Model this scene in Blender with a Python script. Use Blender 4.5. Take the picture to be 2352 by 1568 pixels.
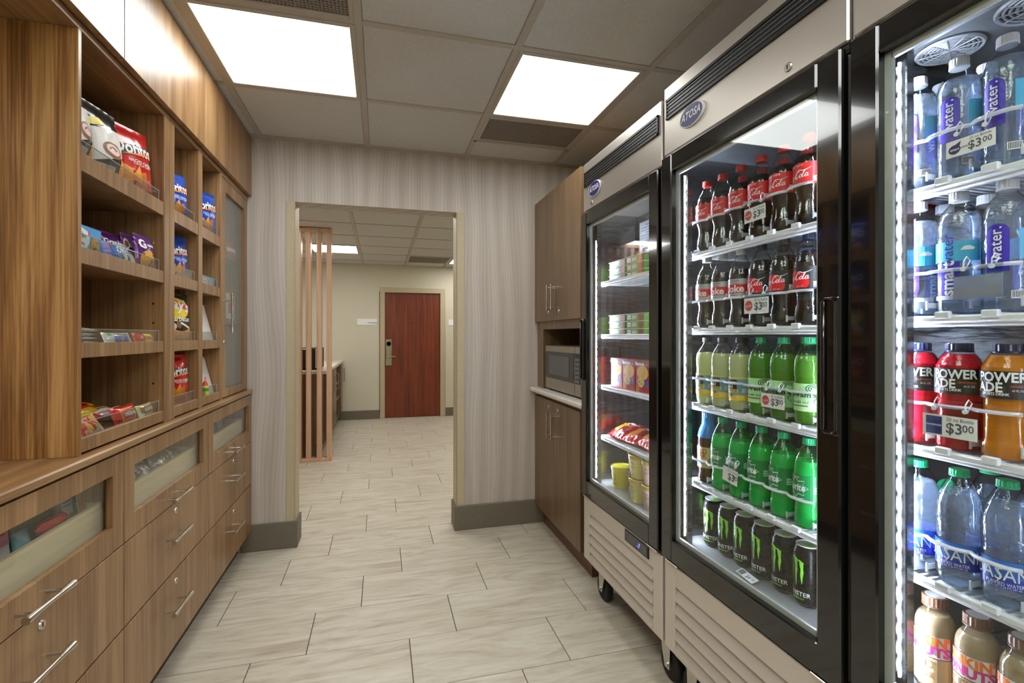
import bpy, bmesh, math, random
from mathutils import Vector, Matrix
from mathutils.geometry import tessellate_polygon
R = math.radians
PI = math.pi
random.seed(7)
for _o in list(bpy.data.objects):
    bpy.data.objects.remove(_o)
SC = bpy.context.scene
COL = SC.collection

# ------------------------------------------------------------------ camera, world, exposure
cam = bpy.data.cameras.new('camera')
cam.sensor_width = 36.0
cam.lens = 36.0 * 1123.2 / 2352.0
cam.shift_y = -12.5 / 2352.0
cam.clip_start = 0.02
cam.clip_end = 60
co = bpy.data.objects.new('camera', cam)
co.location = (0, 0, 1.2825)
co.rotation_euler = (PI / 2, 0, -0.2622)
COL.objects.link(co)
SC.camera = co
SC.view_settings.view_transform = 'Standard'
SC.view_settings.look = 'None'
SC.view_settings.gamma = 1
SC.view_settings.exposure = 0.48
SC.view_settings.use_curve_mapping = False
try:
    SC.cycles.use_denoising = True
    SC.cycles.transparent_max_bounces = 32
    SC.cycles.max_bounces = 10
    SC.cycles.diffuse_bounces = 5
    SC.cycles.glossy_bounces = 5
    SC.cycles.transmission_bounces = 8
    SC.cycles.caustics_reflective = False
    SC.cycles.caustics_refractive = False
    SC.cycles.sample_clamp_indirect = 6
except Exception:
    pass
wd = bpy.data.worlds.new('world')
SC.world = wd
wd.use_nodes = True
wd.node_tree.nodes['Background'].inputs[0].default_value = (0.9, 0.88, 0.84, 1)
wd.node_tree.nodes['Background'].inputs[1].default_value = 0.3
PANEL = 8.5        # emission of the ceiling light diffusers of this room
PANEL_FAR = 11.0    # and of the room beyond the opening
LED = 120.0         # emission of the strips inside the coolers


# ------------------------------------------------------------------ materials
def lin(c):
    if isinstance(c, str):
        c = [int(c[i:i + 2], 16) / 255 for i in (0, 2, 4)]
        return tuple((x / 12.92 if x <= .04045 else ((x + .055) / 1.055) ** 2.4) for x in c) + (1,)
    return tuple(c)[:3] + (1,)


MATS = {}


class NT:
    def __init__(s, name):
        s.m = bpy.data.materials.new(name)
        s.m.use_nodes = True
        s.t = s.m.node_tree
        s.t.nodes.clear()
        s.out = s.t.nodes.new('ShaderNodeOutputMaterial')

    def n(s, typ, **kw):
        nd = s.t.nodes.new('ShaderNode' + typ)
        for k, v in kw.items():
            if k.startswith('i_'):
                key = k[2:].replace('_', ' ')
                nd.inputs[int(key) if key.isdigit() else key].default_value = v
            else:
                setattr(nd, k, v)
        return nd

    def l(s, a, b):
        s.t.links.new(a, b)

    def ramp(s, fac, stops):
        r = s.n('ValToRGB')
        e = r.color_ramp.elements
        while len(e) < len(stops):
            e.new(.5)
        for i, (p, c) in enumerate(stops):
            e[i].position = p
            e[i].color = lin(c)
        s.l(fac, r.inputs[0])
        return r.outputs[0]

    def coords(s, scale, rand=0.0, rot=(0, 0, 0)):
        tc = s.n('TexCoord')
        mp = s.n('Mapping')
        mp.inputs['Scale'].default_value = scale
        mp.inputs['Rotation'].default_value = rot
        if rand:
            oi = s.n('ObjectInfo')
            mu = s.n('Math', operation='MULTIPLY')
            mu.inputs[1].default_value = rand
            s.l(oi.outputs['Random'], mu.inputs[0])
            ad = s.n('VectorMath', operation='ADD')
            s.l(tc.outputs['Object'], ad.inputs[0])
            s.l(mu.outputs[0], ad.inputs[1])
            s.l(ad.outputs[0], mp.inputs['Vector'])
        else:
            s.l(tc.outputs['Object'], mp.inputs['Vector'])
        return mp.outputs[0]

    def facing(s, lo=.04, hi=1.0, power=5.0):
        lw = s.n('LayerWeight')
        lw.inputs['Blend'].default_value = .5
        pw = s.n('Math', operation='POWER')
        pw.inputs[1].default_value = power
        s.l(lw.outputs['Facing'], pw.inputs[0])
        mr = s.n('MapRange')
        mr.inputs['To Min'].default_value = lo
        mr.inputs['To Max'].default_value = hi
        s.l(pw.outputs[0], mr.inputs['Value'])
        return mr.outputs[0]

    def bump(s, h, strength, dist=.01):
        b = s.n('Bump')
        b.inputs['Strength'].default_value = strength
        b.inputs['Distance'].default_value = dist
        s.l(h, b.inputs['Height'])
        return b.outputs[0]

    def surf(s, sh):
        s.l(sh, s.out.inputs['Surface'])
        return s.m


def M(name, col='808080', rough=.5, metal=0.0, var=.05, scale=40, coat=0.0, spec=.5, bump=0.0, subsurf=0.0):
    """plain surface: a colour with slight procedural unevenness"""
    if name in MATS:
        return MATS[name]
    k = NT(name)
    p = k.n('BsdfPrincipled')
    p.inputs['Roughness'].default_value = rough
    p.inputs['Metallic'].default_value = metal
    p.inputs['Coat Weight'].default_value = coat
    p.inputs['Specular IOR Level'].default_value = spec
    c = lin(col)
    nz = k.n('TexNoise', i_Scale=scale, i_Detail=3.0)
    k.l(k.coords((1, 1, 1)), nz.inputs['Vector'])
    mx = k.n('MixRGB', blend_type='MULTIPLY')
    mx.inputs[0].default_value = 1
    mx.inputs[1].default_value = c
    rp = k.n('MapRange')
    rp.inputs['To Min'].default_value = 1 - var * 2
    rp.inputs['To Max'].default_value = 1 + var * 2
    k.l(nz.outputs[0], rp.inputs['Value'])
    k.l(rp.outputs[0], mx.inputs[2])
    k.l(mx.outputs[0], p.inputs['Base Color'])
    if bump:
        k.l(k.bump(nz.outputs[0], bump), p.inputs['Normal'])
    MATS[name] = k.surf(p.outputs[0])
    return MATS[name]


def wood(name, cols, grain='z', rough=.36, fine=1.25, hard=0.0):
    """veneer with straight grain along one axis and a few wandering figures"""
    if name in MATS:
        return MATS[name]
    k = NT(name)
    st = {'z': (1, 1, .045), 'y': (1, .045, 1), 'x': (.045, 1, 1)}[grain]
    v = k.coords(tuple(a * 22 for a in st), rand=9.0)
    n1 = k.n('TexNoise', i_Scale=.55, i_Detail=4.0, i_Roughness=.6, i_Distortion=1.3)
    k.l(v, n1.inputs['Vector'])
    st2 = tuple(a if a == 1 else .014 for a in st)
    v2 = k.coords(tuple(a * 190 * fine for a in st2), rand=5.0)
    n2 = k.n('TexNoise', i_Scale=1.0, i_Detail=3.0, i_Roughness=.65)
    k.l(v2, n2.inputs['Vector'])
    mx = k.n('Math', operation='MULTIPLY_ADD')
    mx.inputs[1].default_value = .54
    k.l(n1.outputs[0], mx.inputs[0])
    m2 = k.n('Math', operation='MULTIPLY')
    m2.inputs[1].default_value = .46
    k.l(n2.outputs[0], m2.inputs[0])
    k.l(m2.outputs[0], mx.inputs[2])
    c = k.ramp(mx.outputs[0], [(.33 + hard, cols[0]), (.46 + hard * .3, cols[1]), (.55 - hard * .3, cols[2]), (.68 - hard, cols[3])])
    p = k.n('BsdfPrincipled')
    p.inputs['Roughness'].default_value = rough
    p.inputs['Coat Weight'].default_value = .12
    p.inputs['Coat Roughness'].default_value = .3
    k.l(c, p.inputs['Base Color'])
    k.l(k.bump(n2.outputs[0], .06, .002), p.inputs['Normal'])
    MATS[name] = k.surf(p.outputs[0])
    return MATS[name]


def emis(name, col, strength, knots=0.0):
    if name in MATS:
        return MATS[name]
    k = NT(name)
    e = k.n('Emission')
    e.inputs[0].default_value = lin(col)
    e.inputs[1].default_value = strength
    if knots:   # diodes spaced along the strip
        v = k.coords((1, 1, 1))
        w = k.n('TexWave', bands_direction='Z')
        w.inputs['Scale'].default_value = knots
        k.l(v, w.inputs['Vector'])
        mr = k.n('MapRange')
        mr.inputs['To Min'].default_value = strength * .04
        mr.inputs['To Max'].default_value = strength * 2.0
        k.l(w.outputs[1], mr.inputs['Value'])
        k.l(mr.outputs[0], e.inputs[1])
    MATS[name] = k.surf(e.outputs[0])
    return MATS[name]


def clear(name, tint='ffffff', lo=.04, rough=0.0, hi=1.0, edge=None, power=5.0, wob=0.0):
    """clear pane or shell: passes light straight, mirrors more at a slant"""
    if name in MATS:
        return MATS[name]
    k = NT(name)
    tr = k.n('BsdfTransparent')
    tr.inputs[0].default_value = lin(tint)
    if edge:
        mxc = k.n('MixRGB')
        mxc.inputs[1].default_value = lin(tint)
        mxc.inputs[2].default_value = lin(edge)
        k.l(k.facing(0, 1, 2.2), mxc.inputs[0])
        k.l(mxc.outputs[0], tr.inputs[0])
    gl = k.n('BsdfGlossy')
    gl.inputs['Roughness'].default_value = rough
    if wob:
        nz = k.n('TexNoise', i_Scale=wob, i_Detail=2.0)
        k.l(k.coords((1, 1, 1)), nz.inputs['Vector'])
        k.l(k.bump(nz.outputs[0], .35, .006), gl.inputs['Normal'])
    mx = k.n('MixShader')
    k.l(k.facing(lo, hi, power), mx.inputs[0])
    k.l(tr.outputs[0], mx.inputs[1])
    k.l(gl.outputs[0], mx.inputs[2])
    MATS[name] = k.surf(mx.outputs[0])
    return MATS[name]


def juice(name, col, trans=.3, diff=.5, rough=.06):
    """cloudy or tinted drink: part see-through, part scattering, glossy skin"""
    if name in MATS:
        return MATS[name]
    k = NT(name)
    tr = k.n('BsdfTransparent')
    tr.inputs[0].default_value = lin(col)
    tl = k.n('BsdfTranslucent')
    tl.inputs[0].default_value = lin(col)
    df = k.n('BsdfDiffuse')
    df.inputs[0].default_value = lin(col)
    a = k.n('MixShader')
    a.inputs[0].default_value = .72
    k.l(tl.outputs[0], a.inputs[1])
    k.l(df.outputs[0], a.inputs[2])
    b = k.n('MixShader')
    b.inputs[0].default_value = trans
    k.l(a.outputs[0], b.inputs[1])
    k.l(tr.outputs[0], b.inputs[2])
    gl = k.n('BsdfGlossy')
    gl.inputs['Roughness'].default_value = rough
    c = k.n('MixShader')
    k.l(k.facing(.04, .8), c.inputs[0])
    k.l(b.outputs[0], c.inputs[1])
    k.l(gl.outputs[0], c.inputs[2])
    MATS[name] = k.surf(c.outputs[0])
    return MATS[name]


def frost(name, col, trans=.35):
    k = NT(name)
    tr = k.n('BsdfTransparent')
    df = k.n('BsdfPrincipled')
    df.inputs['Base Color'].default_value = lin(col)
    df.inputs['Roughness'].default_value = .35
    nz = k.n('TexNoise', i_Scale=300.0)
    k.l(k.coords((1, 1, .1)), nz.inputs['Vector'])
    mr = k.n('MapRange')
    mr.inputs['To Min'].default_value = trans - .06
    mr.inputs['To Max'].default_value = trans + .06
    k.l(nz.outputs[0], mr.inputs['Value'])
    mx = k.n('MixShader')
    k.l(mr.outputs[0], mx.inputs[0])
    k.l(df.outputs[0], mx.inputs[1])
    k.l(tr.outputs[0], mx.inputs[2])
    return k.surf(mx.outputs[0])


def metal(name, col, rough, grain=(1, 1, 1), bumpy=.02, scale=200, dist=.002, met=1.0):
    if name in MATS:
        return MATS[name]
    k = NT(name)
    p = k.n('BsdfPrincipled')
    p.inputs['Base Color'].default_value = lin(col)
    p.inputs['Metallic'].default_value = met
    nz = k.n('TexNoise', i_Scale=float(scale), i_Detail=2.0)
    k.l(k.coords(grain), nz.inputs['Vector'])
    mr = k.n('MapRange')
    mr.inputs['To Min'].default_value = max(.02, rough - .06)
    mr.inputs['To Max'].default_value = rough + .06
    k.l(nz.outputs[0], mr.inputs['Value'])
    k.l(mr.outputs[0], p.inputs['Roughness'])
    if bumpy:
        k.l(k.bump(nz.outputs[0], bumpy, dist), p.inputs['Normal'])
    MATS[name] = k.surf(p.outputs[0])
    return MATS[name]


def floor_tile_mat():
    k = NT('porcelain plank')
    v = k.coords((1.9, 9, 1), rand=37.0)
    n1 = k.n('TexNoise', i_Scale=1.3, i_Detail=6.0, i_Roughness=.62, i_Distortion=1.7)
    k.l(v, n1.inputs['Vector'])
    v2 = k.coords((3.5, 60, 1), rand=11.0)
    n2 = k.n('TexNoise', i_Scale=1.0, i_Detail=4.0, i_Roughness=.6)
    k.l(v2, n2.inputs['Vector'])
    ad = k.n('Math', operation='MULTIPLY_ADD')
    ad.inputs[1].default_value = .7
    k.l(n1.outputs[0], ad.inputs[0])
    m2 = k.n('Math', operation='MULTIPLY')
    m2.inputs[1].default_value = .3
    k.l(n2.outputs[0], m2.inputs[0])
    k.l(m2.outputs[0], ad.inputs[2])
    c = k.ramp(ad.outputs[0], [(.30, 'a39580'), (.42, 'bab09c'), (.52, 'c8c0ae'), (.66, 'd3cdbe')])
    p = k.n('BsdfPrincipled')
    p.inputs['Roughness'].default_value = .42
    k.l(c, p.inputs['Base Color'])
    k.l(k.bump(n2.outputs[0], .04, .001), p.inputs['Normal'])
    return k.surf(p.outputs[0])


def wallpaper_mat():
    k = NT('pale wood grain wallpaper')
    nz = k.n('TexNoise', i_Scale=1.0, i_Detail=2.0, i_Roughness=.45)
    k.l(k.coords((3.4, 3.4, .55)), nz.inputs['Vector'])
    tc = k.n('TexCoord')
    sx = k.n('SeparateXYZ')
    k.l(tc.outputs['Object'], sx.inputs[0])
    xs = k.n('Math', operation='ADD')
    k.l(sx.outputs[0], xs.inputs[0])
    k.l(sx.outputs[1], xs.inputs[1])
    wx = k.n('Math', operation='MULTIPLY_ADD')
    wx.inputs[1].default_value = .20
    k.l(nz.outputs[0], wx.inputs[0])
    k.l(xs.outputs[0], wx.inputs[2])

    def wave(freq):
        m = k.n('Math', operation='MULTIPLY')
        m.inputs[1].default_value = freq
        k.l(wx.outputs[0], m.inputs[0])
        q = k.n('Math', operation='SINE')
        k.l(m.outputs[0], q.inputs[0])
        return q.outputs[0]
    n2 = k.n('TexNoise', i_Scale=1.0, i_Detail=3.0)
    k.l(k.coords((120, 120, 2.5)), n2.inputs['Vector'])
    a = k.n('Math', operation='MULTIPLY_ADD')
    a.inputs[1].default_value = .06
    k.l(wave(330.0), a.inputs[0])
    b = k.n('Math', operation='MULTIPLY_ADD')
    b.inputs[1].default_value = .09
    k.l(wave(58.0), b.inputs[0])
    c0 = k.n('Math', operation='MULTIPLY_ADD')
    c0.inputs[1].default_value = .30
    k.l(n2.outputs[0], c0.inputs[0])
    c0.inputs[2].default_value = .35
    k.l(c0.outputs[0], b.inputs[2])
    k.l(b.outputs[0], a.inputs[2])
    c = k.ramp(a.outputs[0], [(.30, 'ac9f93'), (.50, 'bab0a5'), (.70, 'c9c1b8')])
    p = k.n('BsdfPrincipled')
    p.inputs['Roughness'].default_value = .5
    k.l(c, p.inputs['Base Color'])
    return k.surf(p.outputs[0])


def ceiling_mat():
    k = NT('mineral fibre')
    nz = k.n('TexNoise', i_Scale=160.0, i_Detail=4.0)
    k.l(k.coords((1, 1, 1), rand=5.0), nz.inputs['Vector'])
    vo = k.n('TexVoronoi', i_Scale=70.0)
    k.l(k.coords((1, 1, 1), rand=5.0), vo.inputs['Vector'])
    c = k.ramp(vo.outputs[0], [(.0, 'a6a39e'), (.10, 'c3c1bc'), (.5, 'c7c5c0'), (1, 'cbc9c4')])
    p = k.n('BsdfPrincipled')
    p.inputs['Roughness'].default_value = .9
    k.l(c, p.inputs['Base Color'])
    k.l(k.bump(nz.outputs[0], .25, .003), p.inputs['Normal'])
    return k.surf(p.outputs[0])


def mahogany_mat():
    return wood('mahogany door', ['4a1808', '66260c', '7d3411', '934717'], 'z', .3, .5)


WALNUT = ['6b4c2e', '8a6540', '9f7a52', 'b28d64']
WOOD = wood('walnut laminate', WALNUT)
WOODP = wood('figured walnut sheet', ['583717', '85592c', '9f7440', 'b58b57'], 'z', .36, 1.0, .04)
WOODY = wood('walnut laminate along', WALNUT, 'y')
WOODX = wood('walnut laminate crosswise', WALNUT, 'x')
WOODR = wood('brown laminate', ['54402e', '6d543c', '7d6246', '8e7354'])
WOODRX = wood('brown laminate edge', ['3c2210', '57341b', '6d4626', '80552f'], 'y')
MAPLE = wood('pale drawer wood', ['d6c9a2', 'e2d7b4', 'e9dfbf', 'efe7cc'], 'y', .5, .3)
OAK = wood('pinkish slat wood', ['b98a6a', 'cda283', 'd9b294', 'e2c0a4'])
DARK = M('dark gap', '17120d', .8)
STEEL = metal('brushed steel', 'c2bbb2', .36, (1, .03, 1), .03, 220, met=.75)
STEELW = metal('warm steel panel', 'd3cbc1', .42, (1, .03, 1), .03, 220, met=.5)
CHROME = metal('satin nickel', 'c9c4bb', .22, (1, 1, 1), 0)
LINER = metal('cooler liner', 'a3a6aa', .20, (1, 1, 6), .10, 9, .02)
LINERB = M('cooler back', '7c8288', .4, 0, .05)
BLACK = M('gloss black frame', '0c0c0d', .10, 0, .1, 30, coat=.5)
BLACKM = M('black plastic', '101011', .45)
RUBBER = M('black rubber', '141414', .7)
WHITEP = M('white plastic', 'e9ebee', .35)
WHITEQ = M('white quartz', 'd9d3c9', .3)
ALU = M('pale spacer', 'c9cbc8', .4, .2)
GLASS = clear('door glass', 'f6f9f7', .045)
GLASSD = clear('drawer glass', 'fcfcfa', .03)
ACRYL = clear('clear acrylic', 'fbfcfb', .06, edge='e4e4df')
ACEDGE = juice('acrylic edge glint', 'eceae2', .35)  # light catching the acrylic edges, painted in as pale strips
PET = clear('clear bottle plastic', 'f7fafa', .05, 0.0, .9, 'aab2b6', 4.0, wob=60)
PANELM = emis('lit diffuser', 'f3f6f3', PANEL)
PANELF = emis('far lit diffuser', 'f9f6f2', PANEL_FAR)
LEDM = emis('led strip', 'dfe6ff', LED, 8.5)
CEILM = ceiling_mat()
TBAR = M('painted grid bar', 'b3ab9f', .5)
WALLP = wallpaper_mat()
BEIGE = M('beige wall paint', 'cfcab6', .8, 0, .02, 200, bump=.05)
TRIMB = M('beige corner trim', 'bbac8e', .5)
BASEB = M('taupe rubber base', '6f6758', .55)
FLOORM = floor_tile_mat()
GROUT = M('grout', '5a5046', .9)
MAHOG = mahogany_mat()
PAPERW = M('white paper', 'eeeeec', .6)


# ------------------------------------------------------------------ mesh builder
class MB:
    def __init__(s):
        s.v, s.f, s.m, s.s = [], [], [], []

    def add(s, vs, fs, m=0, smooth=False):
        o = len(s.v)
        s.v += [tuple(p) for p in vs]
        for f in fs:
            s.f.append(tuple(i + o for i in f))
            s.m.append(m)
            s.s.append(smooth)
        return s

    def box(s, x0, x1, y0, y1, z0, z1, b=0.0, m=0):
        if x1 < x0: x0, x1 = x1, x0
        if y1 < y0: y0, y1 = y1, y0
        if z1 < z0: z0, z1 = z1, z0
        b = min(b, (x1 - x0) * .45, (y1 - y0) * .45, (z1 - z0) * .45)
        if b <= 0:
            vs = [(x, y, z) for x in (x0, x1) for y in (y0, y1) for z in (z0, z1)]
            return s.add(vs, [(0, 1, 3, 2), (4, 6, 7, 5), (0, 4, 5, 1), (2, 3, 7, 6), (0, 2, 6, 4), (1, 5, 7, 3)], m)
        X, Y, Z = (x0, x1), (y0, y1), (z0, z1)
        vs, idx = [], {}
        for i in (0, 1):
            for j in (0, 1):
                for k in (0, 1):
                    sx, sy, sz = 1 - 2 * i, 1 - 2 * j, 1 - 2 * k
                    idx[i, j, k, 0] = len(vs); vs.append((X[i], Y[j] + sy * b, Z[k] + sz * b))
                    idx[i, j, k, 1] = len(vs); vs.append((X[i] + sx * b, Y[j], Z[k] + sz * b))
                    idx[i, j, k, 2] = len(vs); vs.append((X[i] + sx * b, Y[j] + sy * b, Z[k]))
        fs = []
        for i in (0, 1):
            fs.append([idx[i, j, k, 0] for j, k in ((0, 0), (1, 0), (1, 1), (0, 1))][::(1 if i else -1)])
            fs.append([idx[j, i, k, 1] for j, k in ((0, 0), (1, 0), (1, 1), (0, 1))][::(-1 if i else 1)])
            fs.append([idx[j, k, i, 2] for j, k in ((0, 0), (1, 0), (1, 1), (0, 1))][::(1 if i else -1)])
        c = Vector(((x0 + x1) / 2, (y0 + y1) / 2, (z0 + z1) / 2))

        def face(ids):
            p = [Vector(vs[i]) for i in ids]
            nrm = (p[1] - p[0]).cross(p[2] - p[0])
            fs.append(ids if nrm.dot(p[0] - c) > 0 else ids[::-1])
        for a in (0, 1):
            for bb in (0, 1):
                face([idx[a, bb, 0, 0], idx[a, bb, 1, 0], idx[a, bb, 1, 1], idx[a, bb, 0, 1]])
                face([idx[a, 0, bb, 0], idx[a, 1, bb, 0], idx[a, 1, bb, 2], idx[a, 0, bb, 2]])
                face([idx[0, a, bb, 1], idx[1, a, bb, 1], idx[1, a, bb, 2], idx[0, a, bb, 2]])
                for k in (0, 1):
                    face([idx[a, bb, k, 0], idx[a, bb, k, 1], idx[a, bb, k, 2]])
        return s.add(vs, fs, m)

    def lathe(s, prof, n=24, m=0, c=(0, 0, 0), axis='z', smooth=True):
        vs, fs = [], []
        for r, z in prof:
            for i in range(n):
                a = 2 * PI * i / n
                p = (r * math.cos(a), r * math.sin(a), z)
                if axis == 'y': p = (p[0], p[2], -p[1])
                if axis == 'x': p = (p[2], p[1], -p[0])
                vs.append((p[0] + c[0], p[1] + c[1], p[2] + c[2]))
        for j in range(len(prof) - 1):
            for i in range(n):
                k = (i + 1) % n
                fs.append((j * n + i, j * n + k, (j + 1) * n + k, (j + 1) * n + i))
        if prof[0][0] > 1e-6: fs.append(tuple(range(n))[::-1])
        if prof[-1][0] > 1e-6: fs.append(tuple((len(prof) - 1) * n + i for i in range(n)))
        return s.add(vs, fs, m, smooth)

    def tube(s, pts, r, n=8, m=0, closed=False):
        pts = [Vector(p) for p in pts]
        L = len(pts)
        vs, fs = [], []
        up = None
        for i, p in enumerate(pts):
            a = pts[(i - 1) % L] if (closed or i) else p
            b = pts[(i + 1) % L] if (closed or i < L - 1) else p
            t = (b - a).normalized()
            if up is None:
                up = Vector((0, 0, 1)) if abs(t.z) < .9 else Vector((1, 0, 0))
            u = t.cross(up).normalized()
            w = u.cross(t).normalized()
            up = w
            rr = r[i] if isinstance(r, (list, tuple)) else r
            for k in range(n):
                q = 2 * PI * k / n
                vs.append(p + u * math.cos(q) * rr + w * math.sin(q) * rr)
        for i in range(L if closed else L - 1):
            j = (i + 1) % L
            for k in range(n):
                l = (k + 1) % n
                fs.append((i * n + k, i * n + l, j * n + l, j * n + k))
        if not closed:
            fs.append(tuple(range(n))[::-1])
            fs.append(tuple((L - 1) * n + k for k in range(n)))
        return s.add(vs, fs, m, True)

    def dec(s, shape, fn, m=0):
        """a flat 2-D shape laid onto a surface through fn(x, y) -> point"""
        vs, fs = shape
        return s.add([fn(x, y) for x, y in vs], fs, m)

    def build(s, name, mats, parent=None, off=(0, 0, 0), ang=38):
        me = bpy.data.meshes.new(name)
        me.from_pydata([(a - off[0], b - off[1], c - off[2]) for a, b, c in s.v], [], s.f)
        if not isinstance(mats, (list, tuple)): mats = [mats]
        for mm in mats: me.materials.append(mm)
        me.polygons.foreach_set('material_index', s.m)
        me.polygons.foreach_set('use_smooth', s.s)
        me.update()
        if any(s.s):
            try: me.set_sharp_from_angle(angle=R(ang))
            except Exception: pass
        return put(name, me, parent)


def put(name, me, parent=None):
    o = bpy.data.objects.new(name, me)
    COL.objects.link(o)
    if parent is not None: o.parent = parent
    return o


def tag(o, label=None, cat=None, group=None, kind=None):
    if label: o['label'] = label
    if cat: o['category'] = cat
    if group: o['group'] = group
    if kind: o['kind'] = kind
    return o


def thing(name, label, cat, loc=(0, 0, 0), rz=0.0, group=None):
    o = bpy.data.objects.new(name, None)
    o.empty_display_size = .05
    o.location = loc
    o.rotation_euler = (0, 0, rz)
    COL.objects.link(o)
    return tag(o, label, cat, group)


def dup(root, loc, rz=None, label=None, group=None, tilt=None):
    def cp(o, par):
        c = o.copy()
        COL.objects.link(c)
        if par is not None: c.parent = par
        for ch in list(o.children): cp(ch, c)
        return c
    r = cp(root, None)
    r.location = loc
    if rz is not None: r.rotation_euler = (0, 0, rz)
    if tilt: r.rotation_euler = tilt
    if label: r['label'] = label
    if group: r['group'] = group
    return r


def struct(name, mb, mats, label=None, cat=None, parent=None):
    o = mb.build(name, mats, parent)
    return tag(o, label, cat, None, 'structure')


# ------------------------------------------------------------------ flat shapes for print
def refine(vs, fs, mx):
    bm = bmesh.new()
    bv = [bm.verts.new((x, y, 0)) for x, y in vs]
    for f in fs:
        try: bm.faces.new([bv[i] for i in f])
        except ValueError: pass
    for _ in range(4):
        es = [e for e in bm.edges if e.calc_length() > mx]
        if not es: break
        bmesh.ops.subdivide_edges(bm, edges=es, cuts=1)
        bmesh.ops.triangulate(bm, faces=[f for f in bm.faces if len(f.verts) > 4])
    bm.verts.index_update()
    out = [(v.co.x, v.co.y) for v in bm.verts], [tuple(v.index for v in f.verts) for f in bm.faces]
    bm.free()
    return out


TC = {}


def text(body, size, x=0, y=0, shear=0.0, bold=0.0, rot=0.0, align='CENTER', wid=1.0, mx=None):
    key = (body, shear, bold, align)
    if key not in TC:
        cu = bpy.data.curves.new('lettering', 'FONT')
        cu.body = body
        cu.size = 1
        cu.shear = shear
        cu.offset = bold
        cu.align_x = align
        cu.align_y = 'CENTER'
        cu.resolution_u = 2
        ob = bpy.data.objects.new('lettering', cu)
        me = bpy.data.meshes.new_from_object(ob)
        TC[key] = ([(v.co.x, v.co.y) for v in me.vertices], [tuple(p.vertices) for p in me.polygons])
        bpy.data.objects.remove(ob)
        bpy.data.meshes.remove(me)
        bpy.data.curves.remove(cu)
    vs, fs = TC[key]
    c, sn = math.cos(rot), math.sin(rot)
    vs = [(a * size * wid, b * size) for a, b in vs]
    if mx: vs, fs = refine(vs, fs, mx)
    return [(a * c - b * sn + x, a * sn + b * c + y) for a, b in vs], fs


def rect(x0, x1, y0, y1, nx=1, ny=1):
    vs = [(x0 + (x1 - x0) * i / nx, y0 + (y1 - y0) * j / ny) for j in range(ny + 1) for i in range(nx + 1)]
    fs = [(j * (nx + 1) + i, j * (nx + 1) + i + 1, (j + 1) * (nx + 1) + i + 1, (j + 1) * (nx + 1) + i) for j in range(ny) for i in range(nx)]
    return vs, fs


def disc(cx, cy, rx, ry=None, n=18, a0=0, a1=2 * PI):
    ry = rx if ry is None else ry
    vs = [(cx, cy)] + [(cx + rx * math.cos(a0 + (a1 - a0) * i / n), cy + ry * math.sin(a0 + (a1 - a0) * i / n)) for i in range(n + 1)]
    return vs, [(0, i + 1, i + 2) for i in range(n)]


def poly(pts, mx=None):
    tri = tessellate_polygon([[Vector((x, y, 0)) for x, y in pts]])
    fs = []
    for a, b, c in tri:
        ar = (pts[b][0] - pts[a][0]) * (pts[c][1] - pts[a][1]) - (pts[b][1] - pts[a][1]) * (pts[c][0] - pts[a][0])
        fs.append((a, b, c) if ar > 0 else (a, c, b))
    return refine(pts, fs, mx) if mx else (list(pts), fs)


def stroke(pts, w, closed=False, sub=3):
    """a brush line through points; w is a width or a list of widths"""
    P = [Vector((p[0], p[1])) for p in pts]
    n = len(P)
    q, ws = [], []
    W = w if isinstance(w, (list, tuple)) else [w] * n
    for i in range(n if closed else n - 1):
        p0 = P[(i - 1) % n] if (closed or i) else P[0]
        p1, p2 = P[i], P[(i + 1) % n]
        p3 = P[(i + 2) % n] if (closed or i < n - 2) else p2
        for k in range(sub):
            t = k / sub
            q.append(.5 * ((2 * p1) + (p2 - p0) * t + (2 * p0 - 5 * p1 + 4 * p2 - p3) * t * t + (3 * p1 - p0 - 3 * p2 + p3) * t ** 3))
            ws.append(W[i] * (1 - t) + W[(i + 1) % n] * t)
    if not closed:
        q.append(P[-1]); ws.append(W[-1])
    vs, fs = [], []
    L = len(q)
    for i in range(L):
        a = q[(i - 1) % L] if (closed or i) else q[i]
        b = q[(i + 1) % L] if (closed or i < L - 1) else q[i]
        d = b - a
        d = d.normalized() if d.length > 1e-9 else Vector((1, 0))
        nn = Vector((-d.y, d.x)) * ws[i] / 2
        vs += [tuple(q[i] + nn), tuple(q[i] - nn)]
    for i in range(L if closed else L - 1):
        j = (i + 1) % L
        fs.append((2 * i + 1, 2 * j + 1, 2 * j, 2 * i))
    return vs, fs


def xf(shape, sc=1.0, dx=0.0, dy=0.0, rot=0.0):
    c, s = math.cos(rot), math.sin(rot)
    return [((x * c - y * s) * sc + dx, (x * s + y * c) * sc + dy) for x, y in shape[0]], shape[1]


def join2(shapes):
    vs, fs = [], []
    for a, b in shapes:
        o = len(vs)
        vs += a
        fs += [tuple(i + o for i in f) for f in b]
    return vs, fs


def arc_label(h0, h1, rr, a0, a1, n=26, ny=2):
    return rect(a0 * rr, a1 * rr, h0, h1, n, ny)


def cyl(r):
    return lambda x, y: (r * math.sin(x / r), -r * math.cos(x / r), y)


def cylf(rf, e=0.0):
    r0 = rf(0.1)
    return lambda x, y: ((rf(y) + e) * math.sin(x / r0), -(rf(y) + e) * math.cos(x / r0), y)


def flat(y0):
    return lambda x, z: (x, y0, z)


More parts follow.
